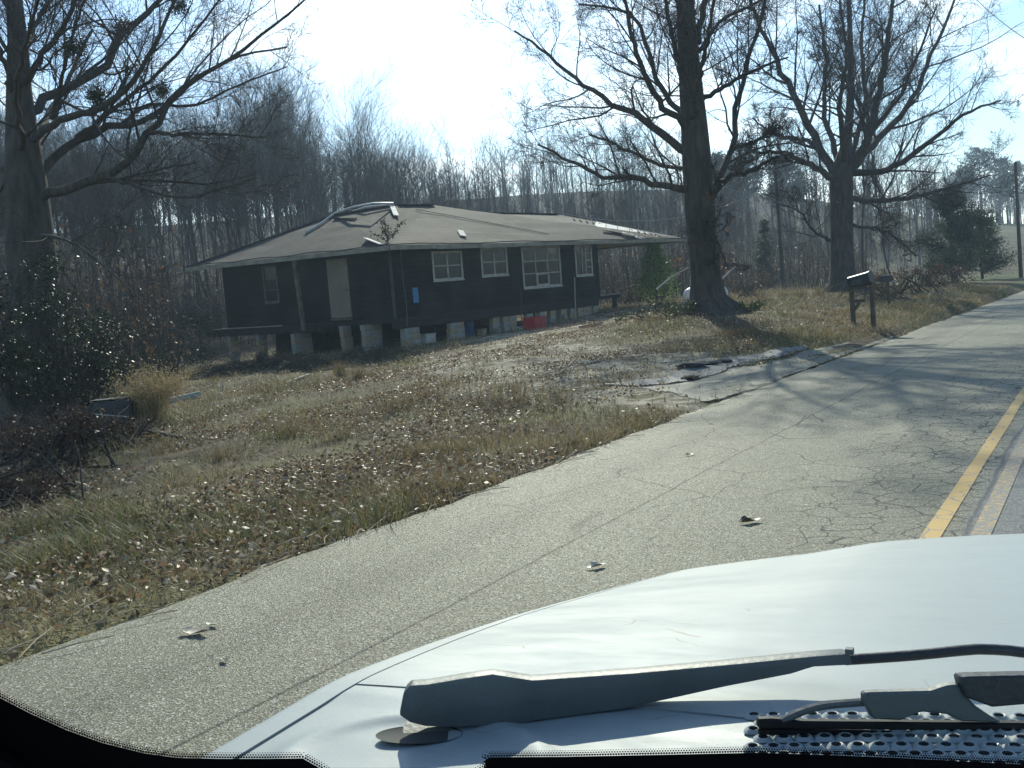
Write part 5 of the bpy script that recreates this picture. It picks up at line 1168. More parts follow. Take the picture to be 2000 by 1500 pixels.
# red crate
pc = on_ground(1045, 643); a0 = math.atan2(HM[1, 0], HM[0, 0])
cr_ = empty('red_crate', (pc[0], pc[1], gz(pc[0], pc[1])), a0 + .08, label='red plastic crate standing in front of the block piers', cat='crate')
M_RED = mat('red_plastic', (.42, .035, .04), .5, (.32, .025, .03), 5)
w, d_, h_ = .38, .26, .42
for nm, lo, hi in (('side_panel', (-w, -d_, .03), (w, -d_ + .03, h_)), ('side_panel', (-w, d_ - .03, .03), (w, d_, h_)), ('end_panel', (-w, -d_ + .03, .03), (-w + .03, d_ - .03, h_)), ('end_panel', (w - .03, -d_ + .03, .03), (w, d_ - .03, h_)), ('bottom', (-w + .02, -d_ + .02, 0), (w - .02, d_ - .02, .03))):
    b = MB(); b.box(lo, hi); b.build(nm, M_RED, cr_, bevel=.006)
b = MB()
for lo, hi in (((-w - .015, -d_ - .015, h_), (w + .015, -d_ + .03, h_ + .035)), ((-w - .015, d_ - .03, h_), (w + .015, d_ + .015, h_ + .035)), ((-w - .015, -d_ + .03, h_), (-w + .03, d_ - .03, h_ + .035)), ((w - .03, -d_ + .03, h_), (w + .015, d_ - .03, h_ + .035))): b.box(lo, hi)
b.build('rim', M_RED, cr_, bevel=.005)
for k in range(3):
    b = MB(); zz = .1 + k * .1; b.box((-w + .04, -d_ - .008, zz), (w - .04, -d_ - .001, zz + .02)); b.build('rib', M_RED, cr_)
# propane tank behind the oak
pt = at_d(1378, 578, 38.5); tz = gz(pt[0], pt[1])
tk = empty('propane_tank', (pt[0], pt[1], tz), label='white propane tank lying behind the front oak trunk', cat='tank')
M_TANK = mat('white_tank_paint', (.66, .66, .64), .45, (.5, .49, .46), 3)
dirx = RW[:, 0]; ang = math.atan2(dirx[1], dirx[0]); tk.rotation_euler = (0, 0, ang)
xs_ = np.array([-.85, -.83, -.76, -.62, .62, .76, .83, .85]); rs = np.array([.03, .16, .28, .34, .34, .28, .16, .03])
b = MB(); b.tube([(x_, 0, .52) for x_ in xs_], rs, 20); b.build('tank_body', M_TANK, tk, smooth=True)
b = MB(); b.tube([(0, 0, .84), (0, 0, 1.0)], .12, 14); b.build('valve_dome', M_TANK, tk, smooth=True)
for s_ in (-.45, .45):
    b = MB(); b.box((s_ - .05, -.24, -.05), (s_ + .05, .24, .22)); b.build('foot', M_BLOCK, tk)
# dumped dark appliance half sunk in leaves
pa = at_z(212, 852, -.28); az = gz(pa[0], pa[1])
ap = empty('dumped_appliance', (pa[0], pa[1], az), ang + .12, label='black dumped appliance shell half sunk in weeds', cat='appliance')
M_BLK = mat('sooty_enamel', (.022, .024, .026), .55, (.045, .045, .045), 4, .2, 20)
b = MB(); b.prism([(-.52, 0, -.08), (.48, 0, -.08), (.48, 0, .58), (-.2, 0, .56), (-.4, 0, .46), (-.52, 0, .2)], (0, .6, 0)); b.build('cabinet', M_BLK, ap, bevel=.03, segs=2, smooth=True)
b = MB(); b.box((-.30, -.03, .06), (.42, -.003, .40)); b.build('door_panel', mat('burnt_panel', (.045, .045, .045), .4, (.03, .03, .03), 5), ap, bevel=.01)
b = MB(); b.tube([(-.2, -.06, .35), (.42, -.06, .24)], .014, 6); b.build('handle', M_PALEB, ap)
b = MB(); b.box((-.3, .05, .585), (.46, .55, .60)); b.build('top_panel', M_BLK, ap)
# grey-green pipe
pp0, pp1 = at_z(330, 786, -.05), at_z(390, 770, .1); pp1 = at_d(392, 772, proj(pp0)[2] + .3)
b = MB(); c_ = (pp0 + pp1) / 2; N_ = 8
b.tube([pp0 - c_, (pp0 + pp1) / 2 - c_, pp1 - c_], .11, 16, cap=True); o = b.build('culvert_pipe', mat('pale_pipe', (.30, .33, .30), .6, (.22, .24, .21), 5), smooth=True); o.location = tuple(c_); tag(o, 'pale grey-green pipe sticking out beside the tan grass clump', 'pipe')
# white marker stake
ps = on_ground(436, 762); b = MB(); b.box((-.02, -.015, -.1), (.02, .015, .20), jit=.002); o = b.build('stake', M_PALEB, bevel=.003); o.location = (ps[0], ps[1], gz(ps[0], ps[1])); tag(o, 'short white stake in the grass near the pipe', 'stake')
# bent sapling hoop and dead sticks
P = [at_z(130, 785, -.1), at_d(128, 750, 24), at_d(150, 737, 24.2), at_d(180, 745, 24), at_d(192, 790, 23.8)]
o = MB().tube(resample(P, np.ones(5), 14)[0], .014, 5).build('bent_vine', mat('pale_vine', (.30, .25, .16), .8)); tag(o, 'pale vine arched in a hoop beside the evergreen thicket', 'vine')
for k, (a, c, lab) in enumerate((((150, 760), (188, 800), 'bleached stick leaning across the vine hoop'), ((192, 748), (165, 792), 'bleached stick crossing the vine hoop the other way'))):
    o = MB().tube([at_d(*a, 23.6), at_d((a[0] + c[0]) / 2 + 3, (a[1] + c[1]) / 2, 23.5), at_d(*c, 23.4)], [.012, .016, .02], 5).build('dead_stick', M_PALEB); tag(o, lab, 'stick')
# fallen branches in front of the oak
for k, (pts, lab) in enumerate((([(1282, 565), (1312, 540), (1345, 522)], 'pale fallen branch leaning behind the front oak'), ([(1410, 545), (1425, 530), (1437, 520)], 'short pale branch on the road side of the front oak'))):
    o = MB().tube([at_d(x_, y_, 37) for x_, y_ in pts], [.035, .03, .015], 6).build('fallen_branch', M_PALEB); tag(o, lab, 'branch')

# mailbox on two posts
pm = (on_ground(1668, 636) + on_ground(1705, 637)) / 2; pl, pr = on_ground(1668, 636), on_ground(1705, 637)
pl = at_d(1668, 636, 25.6); pr = at_d(1706, 637, 25.2); bx_ = (pl + pr) / 2; bz = gz(bx_[0], bx_[1])
mb_ = empty('mailbox', (bx_[0], bx_[1], bz), math.atan2(pr[1] - pl[1], pr[0] - pl[0]), label='black roadside mailbox with pale number on two wooden posts', cat='mailbox')
hw = np.linalg.norm((pr - pl)[:2]) / 2
M_POST = mat('old_post', (.075, .06, .045), .85, (.13, .11, .085), 6, .4, 25); M_BOX = mat('black_enamel', (.012, .016, .016), .42, (.02, .024, .024), 5, spec=.5)
for sx, top in ((-1, .92), (1, 1.06)):
    b = MB(); b.bar((sx * hw, 0, -.3), (sx * (hw + .015), 0, top), .10, .10, up=(0, 1, 0)); b.build('post', M_POST, mb_, bevel=.012)
b = MB(); b.bar((-hw - .08, 0, .96), (hw + .08, 0, 1.085), .16, .05); b.build('shelf_board', M_POST, mb_, bevel=.006)
b = MB(); b.box((-hw + .05, -.04, .62), (-hw + .34, .04, .70)); b.build('crossarm', M_POST, mb_, bevel=.006)
b = MB(); b.bar((-hw + .04, 0, .45), (-hw + .2, 0, .62), .07, .06); b.build('brace', M_POST, mb_, bevel=.005)
prof = [(-.12, 0)] + [(.12 * math.cos(t), .17 + .12 * math.sin(t)) for t in np.linspace(math.pi, 0, 9)] + [(.12, 0)]
tilt_ = math.atan2(.125, 2 * hw + .16)
box_root = bpy.data.objects.new('letter_box', None); COL.objects.link(box_root); box_root.parent = mb_; box_root.location = (0, 0, 1.05); box_root.rotation_euler = (0, -tilt_, 0)
b = MB(); b.prism([(-.29, x_, z_) for x_, z_ in prof], (.58, 0, 0)); b.build('box_shell', M_BOX, box_root, smooth=True)
b = MB(); b.prism([(.29, x_ * 1.06, z_ * 1.04 - .003) for x_, z_ in prof], (.03, 0, 0)); b.build('box_door', M_BOX, box_root, smooth=True)
b = MB(); b.box((.12, .125, .16), (.15, .132, .30)); b.build('flag', mat('red_flag', (.3, .03, .03), .5), box_root)
cu = bpy.data.curves.new('number', 'FONT'); cu.body = '5397'; cu.size = .155; cu.extrude = .001; cu.align_x = 'CENTER'
tmp = bpy.data.objects.new('number', cu); COL.objects.link(tmp); dg = bpy.context.evaluated_depsgraph_get(); tme = bpy.data.meshes.new_from_object(tmp.evaluated_get(dg)); bpy.data.objects.remove(tmp)
o = link('house_number', tme, mat('worn_number', (.16, .17, .165), .6, (.08, .085, .085), 14), box_root); o.location = (-.02, -.1235, .045); o.rotation_euler = (math.pi / 2, 0, 0); o.scale = (1.0, 1, 1)
# smaller mailbox behind
q = at_d(1733, 545, 34); qz = gz(q[0], q[1])
m2 = empty('mailbox', (q[0], q[1], qz), ang, label='small dark mailbox on a post behind the numbered one', cat='mailbox')
zt = q[2] - qz + .16
b = MB(); b.box((-.03, -.03, -.2), (.05, .05, zt - .26)); b.build('post', M_POST, m2)
b = MB(); b.prism([(-.24, x_ * .8, zt - .26 + z_ * .8) for x_, z_ in prof], (.34, 0, 0)); b.build('letter_box', M_BOX, m2, smooth=True)
b = MB(); b.box((-.68, -.03, zt - .27), (.25, .03, zt - .235)); b.build('support_arm', M_PALEB, m2)

# utility poles and wires
M_POLE = mat('creosote_pole', (.05, .042, .036), .85, (.085, .075, .065), 3, .3, 20, stretch=(1, 1, .2))
def pole(px, dep, ytop, w, label, arms=True):
    p = at_d(px, 560, dep); z = gz(p[0], p[1]); top = at_d(px - 3, ytop, dep); h = top[2] - z
    r0 = empty('utility_pole', (p[0], p[1], z), ang, label=label, cat='pole')
    MB().tube([(0, 0, -.5), (0, 0, h * .5), (0, 0, h)], [w, w * .85, w * .7], 12).build('shaft', M_POLE, r0, smooth=True)
    if arms:
        b = MB(); b.box((-.9, -.06, h - .75), (.9, .06, h - .62)); b.build('crossarm', M_POLE, r0)
        for s_ in (-.8, 0.35, .8):
            b = MB(); b.tube([(s_, 0, h - .62), (s_, 0, h - .45)], .04, 8); b.build('insulator', mat('porcelain', (.3, .28, .26), .3), r0)
    return np.array([p[0], p[1], z + h])
t1 = pole(1995, 75, 318, .15, 'dark utility pole rising at the picture edge past the lawn', False)
t2 = pole(1818, 150, 352, .14, 'far thin utility pole above the cedar', True)
t3 = pole(1530, 60, 335, .13, 'slim dark pole standing between the two oaks', False)
t4 = pole(1866, 190, 355, .14, 'farthest utility pole before the hill pines', True)
def wire(a, c, sag, rad, label, m_):
    t = np.linspace(0, 1, 24)[:, None]; P = a + (c - a) * t; P[:, 2] -= sag * 4 * (t * (1 - t))[:, 0]
    o = MB().tube(P, rad, 5).build('overhead_wire', m_); return tag(o, label, 'wire', 'overhead wires')
M_WIRE = mat('aluminium_wire', (.30, .30, .30), .45); M_WIRED = mat('dark_wire', (.05, .05, .05), .9, spec=.05)
wire(at_d(1995, 384, 75), at_d(1868, 398, 188), 1.6, .03, 'pale sagging wire between the edge pole and the hill', M_WIRE)
wire(at_d(1900, -8, 38), at_d(2060, 110, 24), .15, .012, 'dark wire crossing the upper sky corner', M_WIRED)
rr4 = h2w(R4); wire(rr4 + np.array([0, 0, .1]), at_d(1530, 345, 60), 1.3, .010, 'pale service wire running from the roof to the slim pole', M_WIRE)

# leaves and scraps lying on the road, each its own
def road_leaf(px, py, L, tint, seed, label, curl=.35):
    r_ = np.random.default_rng(seed); p = at_z(px, py, 0)
    n = 9; t = np.linspace(-1, 1, n); wv = np.cos(t * math.pi / 2) ** .6 * .42 * (1 + .25 * np.sin(t * 9 + seed))
    V = []
    for i in range(n):
        for s_ in (-1, 0, 1):
            V.append((t[i] * L / 2, s_ * wv[i] * L / 2, .006 + abs(s_) * wv[i] * L * curl * (.6 + .4 * math.sin(i + seed)) + L * .10 * abs(t[i]) ** 2 * (1 if t[i] > 0 else .4)))
    F_ = [(i * 3 + j, i * 3 + j + 3, i * 3 + j + 4, i * 3 + j + 1) for i in range(n - 1) for j in range(2)]
    me = bpy.data.meshes.new('fallen_leaf'); me.from_pydata(V, [], F_)
    for p_ in me.polygons: p_.use_smooth = True
    o = link('fallen_leaf', me, mat('road_leaf_%d' % seed, tint, .45, tuple(c * .6 for c in tint), 30, spec=.4)); o.location = (p[0], p[1], .004); o.rotation_euler = (0, 0, r_.uniform(-.6, 1.0))
    return tag(o, label, 'leaf', 'leaves lying on the road')
road_leaf(382, 1240, .17, (.42, .36, .28), 1, 'largest pale curled leaf on the asphalt'); road_leaf(415, 1224, .09, (.5, .48, .36), 2, 'pale scrap touching the largest curled leaf')
road_leaf(438, 1294, .07, (.10, .09, .07), 3, 'small dark leaf below the largest curled one'); road_leaf(1165, 1110, .12, (.5, .46, .38), 4, 'cream curled leaf near the hood edge', .5)
road_leaf(1465, 1022, .16, (.10, .06, .035), 5, 'dark brown leaf alone in the lane', .5); road_leaf(1348, 890, .10, (.08, .07, .05), 6, 'small dark leaf farther up the lane')
road_leaf(1470, 735, .16, (.55, .54, .5), 7, 'white scrap beside the drive apron'); road_leaf(1345, 745, .25, (.14, .08, .05), 8, 'brown clump on the drive apron', .6)
road_leaf(1940, 620, .15, (.06, .06, .05), 9, 'tiny dark speck far up the road')

# ------------------------------------------------------------------ the vehicle the picture is taken from
M_PAINT = mat('white_car_paint', (.30, .338, .342), .30, (.282, .318, .322), 1.2, .02, 200, spec=.45)
def paint():
    m = M_PAINT; n, l = m.node_tree.nodes, m.node_tree.links; b = n['Principled BSDF']
    b.inputs['Coat Weight'].default_value = .1; b.inputs['Coat Roughness'].default_value = .12
    t = n.new('ShaderNodeTexCoord')
    def nz(s, d, st):
        mp = n.new('ShaderNodeMapping'); mp.inputs['Scale'].default_value = st; l.new(t.outputs['Object'], mp.inputs[0])
        x = n.new('ShaderNodeTexNoise'); x.inputs['Scale'].default_value = s; x.inputs['Detail'].default_value = d; x.inputs['Roughness'].default_value = .7; l.new(mp.outputs[0], x.inputs['Vector']); return x.outputs[0]
    r = n.new('ShaderNodeMapRange'); r.inputs[1].default_value = .35; r.inputs[2].default_value = .7; r.inputs[3].default_value = .5; r.inputs[4].default_value = .7; l.new(nz(3, 7, (1, 3, 1)), r.inputs[0]); l.new(r.outputs[0], b.inputs['Roughness'])
    # road film: thin greyish smears and a few hairline scratches
    sc = n.new('ShaderNodeMapping'); sc.inputs['Scale'].default_value = (5, 16, 1); sc.inputs['Rotation'].default_value = (0, 0, .3); l.new(t.outputs['Object'], sc.inputs[0])
    dn = n.new('ShaderNodeTexNoise'); dn.inputs['Scale'].default_value = 9; l.new(t.outputs['Object'], dn.inputs['Vector']); dw = n.new('ShaderNodeVectorMath'); dw.operation = 'MULTIPLY_ADD'; dw.inputs[1].default_value = (1.1, 1.1, 0); l.new(dn.outputs['Color'], dw.inputs[0]); l.new(sc.outputs[0], dw.inputs[2])
    ve = n.new('ShaderNodeTexVoronoi'); ve.feature = 'DISTANCE_TO_EDGE'; ve.inputs['Scale'].default_value = 1.0; l.new(dw.outputs[0], ve.inputs['Vector'])
    r3 = n.new('ShaderNodeMapRange'); r3.inputs[1].default_value = .004; r3.inputs[2].default_value = .014; r3.inputs[3].default_value = 1; r3.inputs[4].default_value = 0; l.new(ve.outputs['Distance'], r3.inputs[0])
    r4 = n.new('ShaderNodeMapRange'); r4.inputs[1].default_value = .60; r4.inputs[2].default_value = .66; r4.inputs[4].default_value = .6; l.new(nz(5, 3, (1, 1, 1)), r4.inputs[0])
    sm = n.new('ShaderNodeMath'); sm.operation = 'MULTIPLY'; l.new(r3.outputs[0], sm.inputs[0]); l.new(r4.outputs[0], sm.inputs[1])
    s0_ = b.inputs['Base Color'].links[0].from_socket; xs2 = n.new('ShaderNodeMix'); xs2.data_type = 'RGBA'; xs2.inputs[7].default_value = (.12, .09, .07, 1); l.new(s0_, xs2.inputs[6]); l.new(sm.outputs[0], xs2.inputs[0]); l.new(xs2.outputs[2], b.inputs['Base Color'])
    src = b.inputs['Base Color'].links[0].from_socket
    x = n.new('ShaderNodeMix'); x.data_type = 'RGBA'; x.inputs[7].default_value = (.23, .255, .258, 1); l.new(src, x.inputs[6])
    r2 = n.new('ShaderNodeMapRange'); r2.inputs[1].default_value = .58; r2.inputs[2].default_value = .78; r2.inputs[4].default_value = .55; l.new(nz(7, 8, (1, 4, 1)), r2.inputs[0]); l.new(r2.outputs[0], x.inputs[0]); l.new(x.outputs[2], b.inputs['Base Color'])
paint()
M_BLKPL = mat('black_wiper_plastic', (.028, .030, .032), .45, (.04, .042, .044), 20, .1, 120, spec=.4)
M_ARM = mat('grey_wiper_arm', (.095, .108, .108), .5, (.115, .128, .128), 15, .06, 150, spec=.4)
M_RUB = mat('black_rubber', (.010, .010, .011), .6, spec=.3)
M_FRIT = mat('black_glass_border', (.004, .004, .005), .9, spec=.05)
M_DASH = mat('dark_dashboard', (.006, .006, .007), .9, spec=.1)
car = empty('car', (0, 0, 0), label='white car seen from its driving seat, hood and wiper in front', cat='car')
def lerp(a, c, t): return a + (c - a) * t
def half_w(y): return np.interp(y, [.6, 1.0, 1.4, 1.95, 2.25], [.935, .932, .905, .835, .75])
def body_z(x, y):
    ax = np.abs(x); hw_ = half_w(y)
    rear = .985 - .035 * (ax / .9) ** 2; front = .943 - .105 * (ax / .82) ** 1.6
    s = np.clip((y - .95) / 1.0, 0, 1.25); z = lerp(rear, front, np.clip(s, 0, 1) ** 1.35)
    z = z + .010 * np.clip((.54 - ax) / .14, 0, 1) * np.clip((y - 1.2) / .5, 0, 1)      # raised middle of the hood
    z = z - np.clip(y - 1.93, 0, 1) ** 2 * 2.2
    e = np.clip((ax - (hw_ - .022)) / .022, 0, 1); z = z - (1 - np.sqrt(np.clip(1 - e * e, 0, 1))) * .03
    z = z - np.clip((1.0 - y) / .35, 0, 1) * .012
    return z
def sheet(name, fx0, fx1, y0, y1, nx_, ny_, thick=.012, m_=M_PAINT, zf=body_z, drop=0.0):
    yv = np.linspace(y0, y1, ny_); V = []
    for y in yv:
        xv = np.linspace(fx0(y), fx1(y), nx_)
        V.append(np.stack([xv, np.full(nx_, y), zf(xv, np.full(nx_, y)) - drop], 1))
    V = np.concatenate(V); i = (np.arange(ny_ - 1)[:, None] * nx_ + np.arange(nx_ - 1)[None]).ravel(); q = np.stack([i, i + 1, i + nx_ + 1, i + nx_], 1)
    N = len(V); V2 = V - np.array([0, 0, thick]); rim = []
    bd = [(a, a + 1) for a in range(nx_ - 1)] + [((ny_ - 1) * nx_ + a + 1, (ny_ - 1) * nx_ + a) for a in range(nx_ - 1)] + [((a + 1) * nx_, a * nx_) for a in range(ny_ - 1)] + [(a * nx_ + nx_ - 1, (a + 1) * nx_ + nx_ - 1) for a in range(ny_ - 1)]
    rim = np.array([(c, a, a + N, c + N) for a, c in bd])
    me = np_mesh(name, np.vstack([V, V2]), np.vstack([q, q[:, ::-1] + N, rim]), smooth=True)
    try: me.set_sharp_from_angle(angle=math.radians(40))
    except Exception: pass
    return link(name, me, m_, car)
seam = lambda y: half_w(y) - np.interp(y, [.9, 1.0, 1.4, 2.0, 2.3], [.065, .062, .038, .028, .03])
HR = .972
sheet('hood', lambda y: -seam(y) + .0015, lambda y: seam(y) - .0015, HR + .0012, 2.28, 90, 90)
sheet('fender', lambda y: -half_w(y), lambda y: -seam(y) - .002, .30, 2.28, 14, 110)
sheet('fender', lambda y: seam(y) + .002, lambda y: half_w(y), .30, 2.28, 14, 110)
def cowl_z(x, y):
    z = body_z(x, y) - .0015
    z = z - np.clip((.945 - y) / .03, 0, 1) * .0015
    # raised rib round the wiper pivot
    for (cx, cy, rx, ry) in ((-.66, .80, .155, .105),):
        d = np.sqrt(((x - cx) / rx) ** 2 + ((y - cy) / ry) ** 2); z = z + .006 * np.exp(-((d - 1) / .11) ** 2)
    return z
sheet('cowl_panel', lambda y: -seam(y) + .0, lambda y: seam(y) - .0, 0.55, HR - .001, 150, 60, zf=cowl_z)
sheet('engine_bay_shadow', lambda y: -half_w(y) + .02, lambda y: half_w(y) - .02, .35, 2.25, 30, 30, .01, M_RUB, body_z, .035)
for sx in (-1, 1):
    b = MB(); pts = [(sx * float(half_w(y)), y, float(body_z(np.array([half_w(y)]), np.array([y]))[0]) - .0) for y in np.linspace(.3, 2.28, 20)]
    V = [(p[0], p[1], p[2]) for p in pts] + [(p[0] + sx * .02, p[1], .38) for p in pts]; n_ = len(pts)
    b.add(V, [(i, i + 1, n_ + i + 1, n_ + i) for i in range(n_ - 1)]); b.build('fender_side', M_PAINT, car, smooth=True)
b = MB(); b.prism([(-.72, 2.27, .40), (.72, 2.27, .40), (.72, 2.27, .70), (-.72, 2.27, .70)], (0, .06, 0)); b.build('front_bumper', M_BLKPL, car, bevel=.02)
for sx in (-1, 1):
    b = MB(); b.tube([(sx * .66, 1.75, .36), (sx * .88, 1.75, .36)], .36, 28); wh = b.build('tyre', M_RUB, car, smooth=True)
    b = MB(); b.tube([(sx * .87, 1.75, .36), (sx * .895, 1.75, .36)], .21, 20); b.build('rim', mat('wheel_alloy', (.4, .4, .4), .35, metal=.9), wh)
# perforated vent in the cowl
def vent():
    P00, P10 = at_z(1470, 1437, .972), at_z(2060, 1452, .972); ex = _unit((P10 - P00) * np.array([1, 1, 0])); ey = np.array([-ex[1], ex[0], 0]); org = at_z(1470, 1496, .972)
    dx, dy, r = .0195, .017, .0050; b = MB(); cols, rows_ = 34, 7
    for j in range(rows_):
        for i in range(cols):
            o = org + ex * (dx * (i + .5 * (j % 2))) + ey * (dy * j - .004); zc = float(cowl_z(np.array([o[0]]), np.array([o[1]]))[0]) + .0010
            k = 8; ring = [(math.cos(2 * math.pi * a / k + math.pi / 8), math.sin(2 * math.pi * a / k + math.pi / 8)) for a in range(k)]
            sq = [(max(-1, min(1, c * 1.5)), max(-1, min(1, s_ * 1.5))) for c, s_ in ring]
            V = [o + ex * (c * dx / 2) + ey * (s_ * dy / 2) for c, s_ in sq] + [o + ex * c * r * 1.25 + ey * s_ * r * 1.25 for c, s_ in ring] + [o + ex * c * r + ey * s_ * r for c, s_ in ring] + [o + ex * c * r * .8 + ey * s_ * r * .8 for c, s_ in ring]
            zs = [zc] * k + [zc + .0035] * k + [zc + .003] * k + [zc - .0002] * k
            V = [(v[0], v[1], z_) for v, z_ in zip(V, zs)]
            b.add(V, [(a, (a + 1) % k, k + (a + 1) % k, k + a) for a in range(k)] + [(k + a, k + (a + 1) % k, 2 * k + (a + 1) % k, 2 * k + a) for a in range(k)], 0)
            b.add(V, [(2 * k + a, 2 * k + (a + 1) % k, 3 * k + (a + 1) % k, 3 * k + a) for a in range(k)] + [tuple(3 * k + a for a in range(k))], 1)
    return b.build('vent_grille', [M_PAINT, M_BLKPL], car, smooth=True, kind='stuff')
vent()
# windscreen: curved laminated pane, black printed border, pillar and dashboard behind it
def glass_y(x, z): return .83 - .15 * (x / .8) ** 2 - .82 * (z - .93)
def on_glass(px, py, push=0.0):
    d = ray(px, py); lo, hi = .05, 3.0
    for _ in range(50):
        mid_ = (lo + hi) / 2; p = C0 + d / F * mid_
        if p[1] < glass_y(p[0], p[2]): lo = mid_
        else: hi = mid_
    return C0 + d / F * (lo - push)
gxv = np.linspace(-.86, .86, 41); gzv = np.linspace(.93, 1.62, 16); X, Z = np.meshgrid(gxv, gzv, indexing='ij'); Vg = np.stack([X, glass_y(X, Z), Z], -1).reshape(-1, 3); ng = len(gzv)
i = (np.arange(40)[:, None] * ng + np.arange(ng - 1)[None]).ravel()
mg = bpy.data.materials.new('windscreen_glass'); mg.use_nodes = True; nn_ = mg.node_tree.nodes; nn_.clear(); go = nn_.new('ShaderNodeOutputMaterial'); gt = nn_.new('ShaderNodeBsdfTransparent'); gt.inputs[0].default_value = (.905, .98, .955, 1); mg.node_tree.links.new(gt.outputs[0], go.inputs[0])
ws_ = link('windscreen', np_mesh('windscreen', Vg, np.stack([i, i + ng, i + ng + 1, i + 1], 1), smooth=True), mg, car)
edge_px = [(-60, 1330), (0, 1363), (60, 1394), (130, 1426), (200, 1451), (280, 1471), (345, 1480), (430, 1482), (520, 1482), (592, 1481), (596, 1484), (628, 1502), (640, 1512), (930, 1512), (955, 1498), (948, 1484), (955, 1479), (1100, 1478), (1300, 1474), (1480, 1470), (1600, 1474), (1750, 1480), (1880, 1487), (2060, 1496)]
ins = [on_glass(a, c, .003) for a, c in edge_px]; outp = [on_glass(a + (-160 if a < 200 else (-60 if a < 400 else 0)), c + 150, .003) for a, c in edge_px]
b = MB(); n_ = len(ins)
b.add(ins + outp, [(k, k + 1, n_ + k + 1, n_ + k) for k in range(n_ - 1)]); b.build('printed_border', M_FRIT, ws_)
# dot rows along the border's edge
b = MB(); dots = [q_ for q_ in edge_px if True]
path = np.array([p for p in edge_px], float); seg = np.r_[0, np.cumsum(np.hypot(*np.diff(path, axis=0).T))]
for row, (offp, rr_) in enumerate(((3.0, 2.5), (7.5, 1.9), (11.5, 1.2))):
    for s_ in np.arange(row * 2.6, seg[-1], 5.2):
        c = np.array([np.interp(s_, seg, path[:, 0]), np.interp(s_, seg, path[:, 1])]); t_ = np.array([np.interp(s_ + 2, seg, path[:, 0]), np.interp(s_ + 2, seg, path[:, 1])]) - c
        nrm_ = np.array([t_[1], -t_[0]]); nl = np.hypot(*nrm_)
        if nl < 1e-6: continue
        c = c + nrm_ / nl * offp
        if c[1] > 1506: continue
        b.add([on_glass(c[0] + rr_ * math.cos(a), c[1] + rr_ * math.sin(a), .003) for a in np.arange(6) * math.pi / 3], [(0, 1, 2, 3, 4, 5)])
b.build('border_dots', M_FRIT, ws_, kind='stuff')
b = MB(); b.prism([(-.98, -.3, .70), (.98, -.3, .70), (.98, .66, .86), (.6, .76, .89), (-.6, .76, .89), (-.98, .66, .86)], (0, 0, -.1)); b.build('dashboard', M_DASH, car)
b = MB(); b.bar((-.96, .58, .93), (-.93, -.02, 1.62), .09, .07); b.build('pillar', M_DASH, car, bevel=.01)
# wiper: arm channel, pivot, rod, blade carrier and rubber
wip = bpy.data.objects.new('wiper', None); COL.objects.link(wip); wip.parent = car
def face_poly(pix, dfun, depth, name, m_, bev=.003, segs=2):
    P = [at_d(x_, y_, dfun(x_)) for x_, y_ in pix]; b = MB(); fw = _unit(RW[:, 2]); b.prism(P, fw * depth); return b.build(name, m_, wip, bevel=bev, segs=segs, smooth=True)
dA = lambda x_: np.interp(x_, [780, 1700, 2000], [1.115, 1.075, 1.05])
face_poly([(779, 1398), (788, 1352), (800, 1338), (835, 1336), (905, 1324), (962, 1316), (1000, 1322), (1040, 1328), (1240, 1314), (1440, 1296), (1590, 1281), (1660, 1276), (1668, 1300), (1590, 1304), (1570, 1310), (1545, 1318), (1420, 1342), (1220, 1386), (1040, 1410), (1000, 1418), (940, 1418), (905, 1422), (830, 1420), (800, 1412)], dA, .024, 'arm_channel', M_ARM, .004)
b = MB(); b.tube([at_d(972, 1404, 1.112), at_d(972, 1404, 1.142)], .0165, 20); b.build('spring_boss', M_BLKPL, wip, smooth=True)
b = MB(); c0_, c1_ = at_d(838, 1418, 1.13), at_d(842, 1446, 1.135); b.tube([c0_, c0_ * .5 + c1_ * .5, c1_], [.030, .032, .040], 20); b.build('pivot_cap', M_ARM, wip, smooth=True)
pc_ = at_z(820, 1452, .95)
b = MB(); ring = [(.062 * math.cos(t), .021 * math.sin(t)) for t in np.arange(28) * 2 * math.pi / 28]; zc = float(cowl_z(np.array([pc_[0]]), np.array([pc_[1]]))[0])
rx = at_z(905, 1455, .95) - at_z(735, 1455, .95); ea = math.atan2(rx[1], rx[0]); hl = np.hypot(rx[0], rx[1]) / 2
V = [(pc_[0] + math.cos(ea) * a_ / .062 * hl - math.sin(ea) * c_ * 1.15, pc_[1] + math.sin(ea) * a_ / .062 * hl + math.cos(ea) * c_ * 1.15, zc + .0035) for a_, c_ in ring]
V2 = [(pc_[0] + (v[0] - pc_[0]) * .9, pc_[1] + (v[1] - pc_[1]) * .9, zc + .0022) for v in V]
b.add(V + V2, [(i, (i + 1) % 28, 28 + (i + 1) % 28, 28 + i) for i in range(28)] + [tuple(range(28, 56))]); b.build('pivot_recess', mat('recess_shadow_grey', (.05, .056, .056), .8), wip, smooth=True)
b = MB(); b.box(tuple(at_d(1655, 1274, 1.076) - np.array([.002, .002, .002])), tuple(at_d(1655, 1274, 1.076) + np.array([.006, .006, .004]))); b.build('crimp', M_ARM, wip)
rod = [at_d(1650, 1289, 1.085), at_d(1780, 1280, 1.08), at_d(1880, 1270, 1.072), at_d(1925, 1268, 1.07), at_d(2000, 1274, 1.065), at_d(2150, 1300, 1.05)]
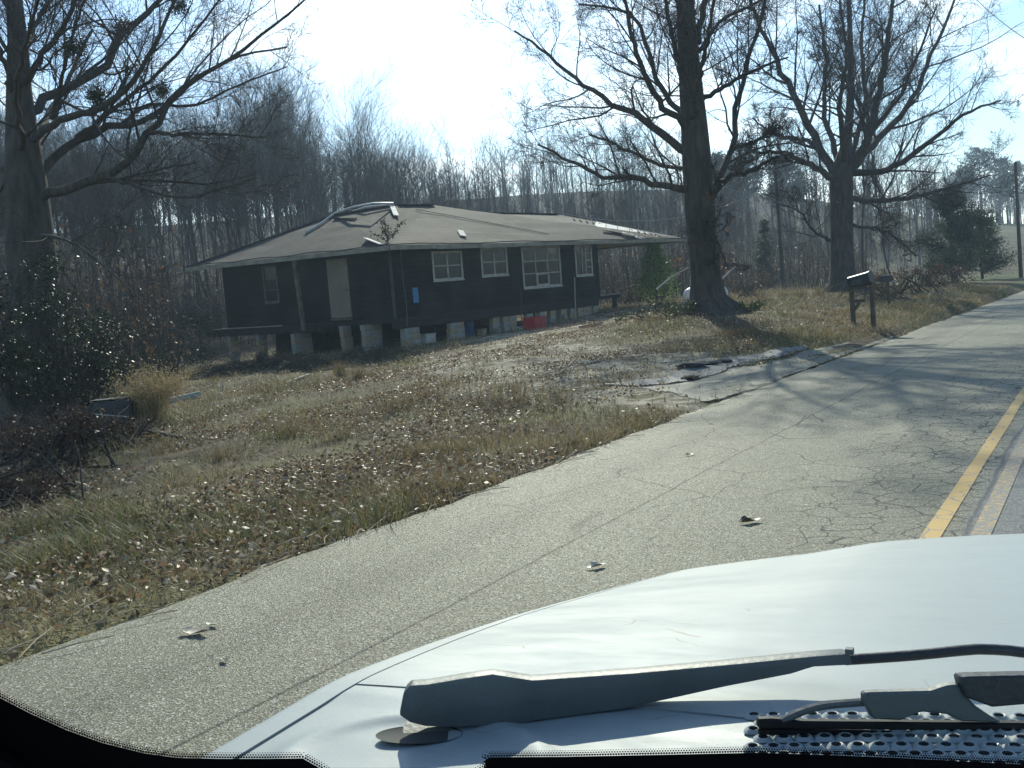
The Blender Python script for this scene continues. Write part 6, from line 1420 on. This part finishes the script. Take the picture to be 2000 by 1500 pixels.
b = MB(); b.tube(resample(rod, np.ones(6), 16)[0], .0058, 10); b.build('arm_rod', M_BLKPL, wip, smooth=True)
dB = lambda x_: np.interp(x_, [1480, 2100], [.985, .935])
face_poly([(1481, 1405), (1510, 1404), (1560, 1409), (1800, 1411), (2100, 1414), (2100, 1432), (1800, 1427), (1600, 1425), (1481, 1424)], dB, .010, 'blade_spine', M_RUB, .0015, 1)
face_poly([(1482, 1424), (1600, 1426), (1800, 1429), (2100, 1433), (2100, 1444), (1800, 1439), (1600, 1436), (1482, 1436)], lambda x_: dB(x_) + .003, .004, 'rubber_lip', M_RUB, .0008, 1)
arch = [at_d(1528, 1408, .985), at_d(1560, 1392, .983), at_d(1610, 1378, .98), at_d(1690, 1371, .975)]
b = MB(); b.tube(resample(arch, np.ones(4), 10)[0], .0042, 8); b.build('claw', M_ARM, wip, smooth=True)
face_poly([(1688, 1354), (1700, 1353), (1820, 1350), (1850, 1340), (1875, 1337), (1882, 1352), (1905, 1378), (1940, 1402), (1960, 1412), (1880, 1410), (1850, 1396), (1800, 1391), (1760, 1408), (1705, 1405), (1695, 1385), (1688, 1375)], lambda x_: dB(x_) - .004, .012, 'blade_carrier', M_ARM, .002, 1)
face_poly([(1876, 1324), (1900, 1322), (2100, 1318), (2100, 1368), (2000, 1377), (1940, 1382), (1885, 1362)], lambda x_: dB(x_) - .010, .018, 'blade_bridge', M_BLKPL, .002, 1)

# ------------------------------------------------------------------ winter haze: one closed box of even air round everything
hz = MB(); hz.box((-420, -90, -4), (230, 450, 46))
mh = bpy.data.materials.new('winter_haze'); mh.use_nodes = True; hn = mh.node_tree.nodes; hn.clear(); ho = hn.new('ShaderNodeOutputMaterial'); hv = hn.new('ShaderNodeVolumePrincipled')
hv.inputs['Color'].default_value = (.62, .80, 1.0, 1); hv.inputs['Density'].default_value = HAZE; hv.inputs['Anisotropy'].default_value = .35
mh.node_tree.links.new(hv.outputs[0], ho.inputs['Volume'])
hz.build('haze', mh, label='thin bluish winter haze filling the air', cat='haze', kind='stuff')
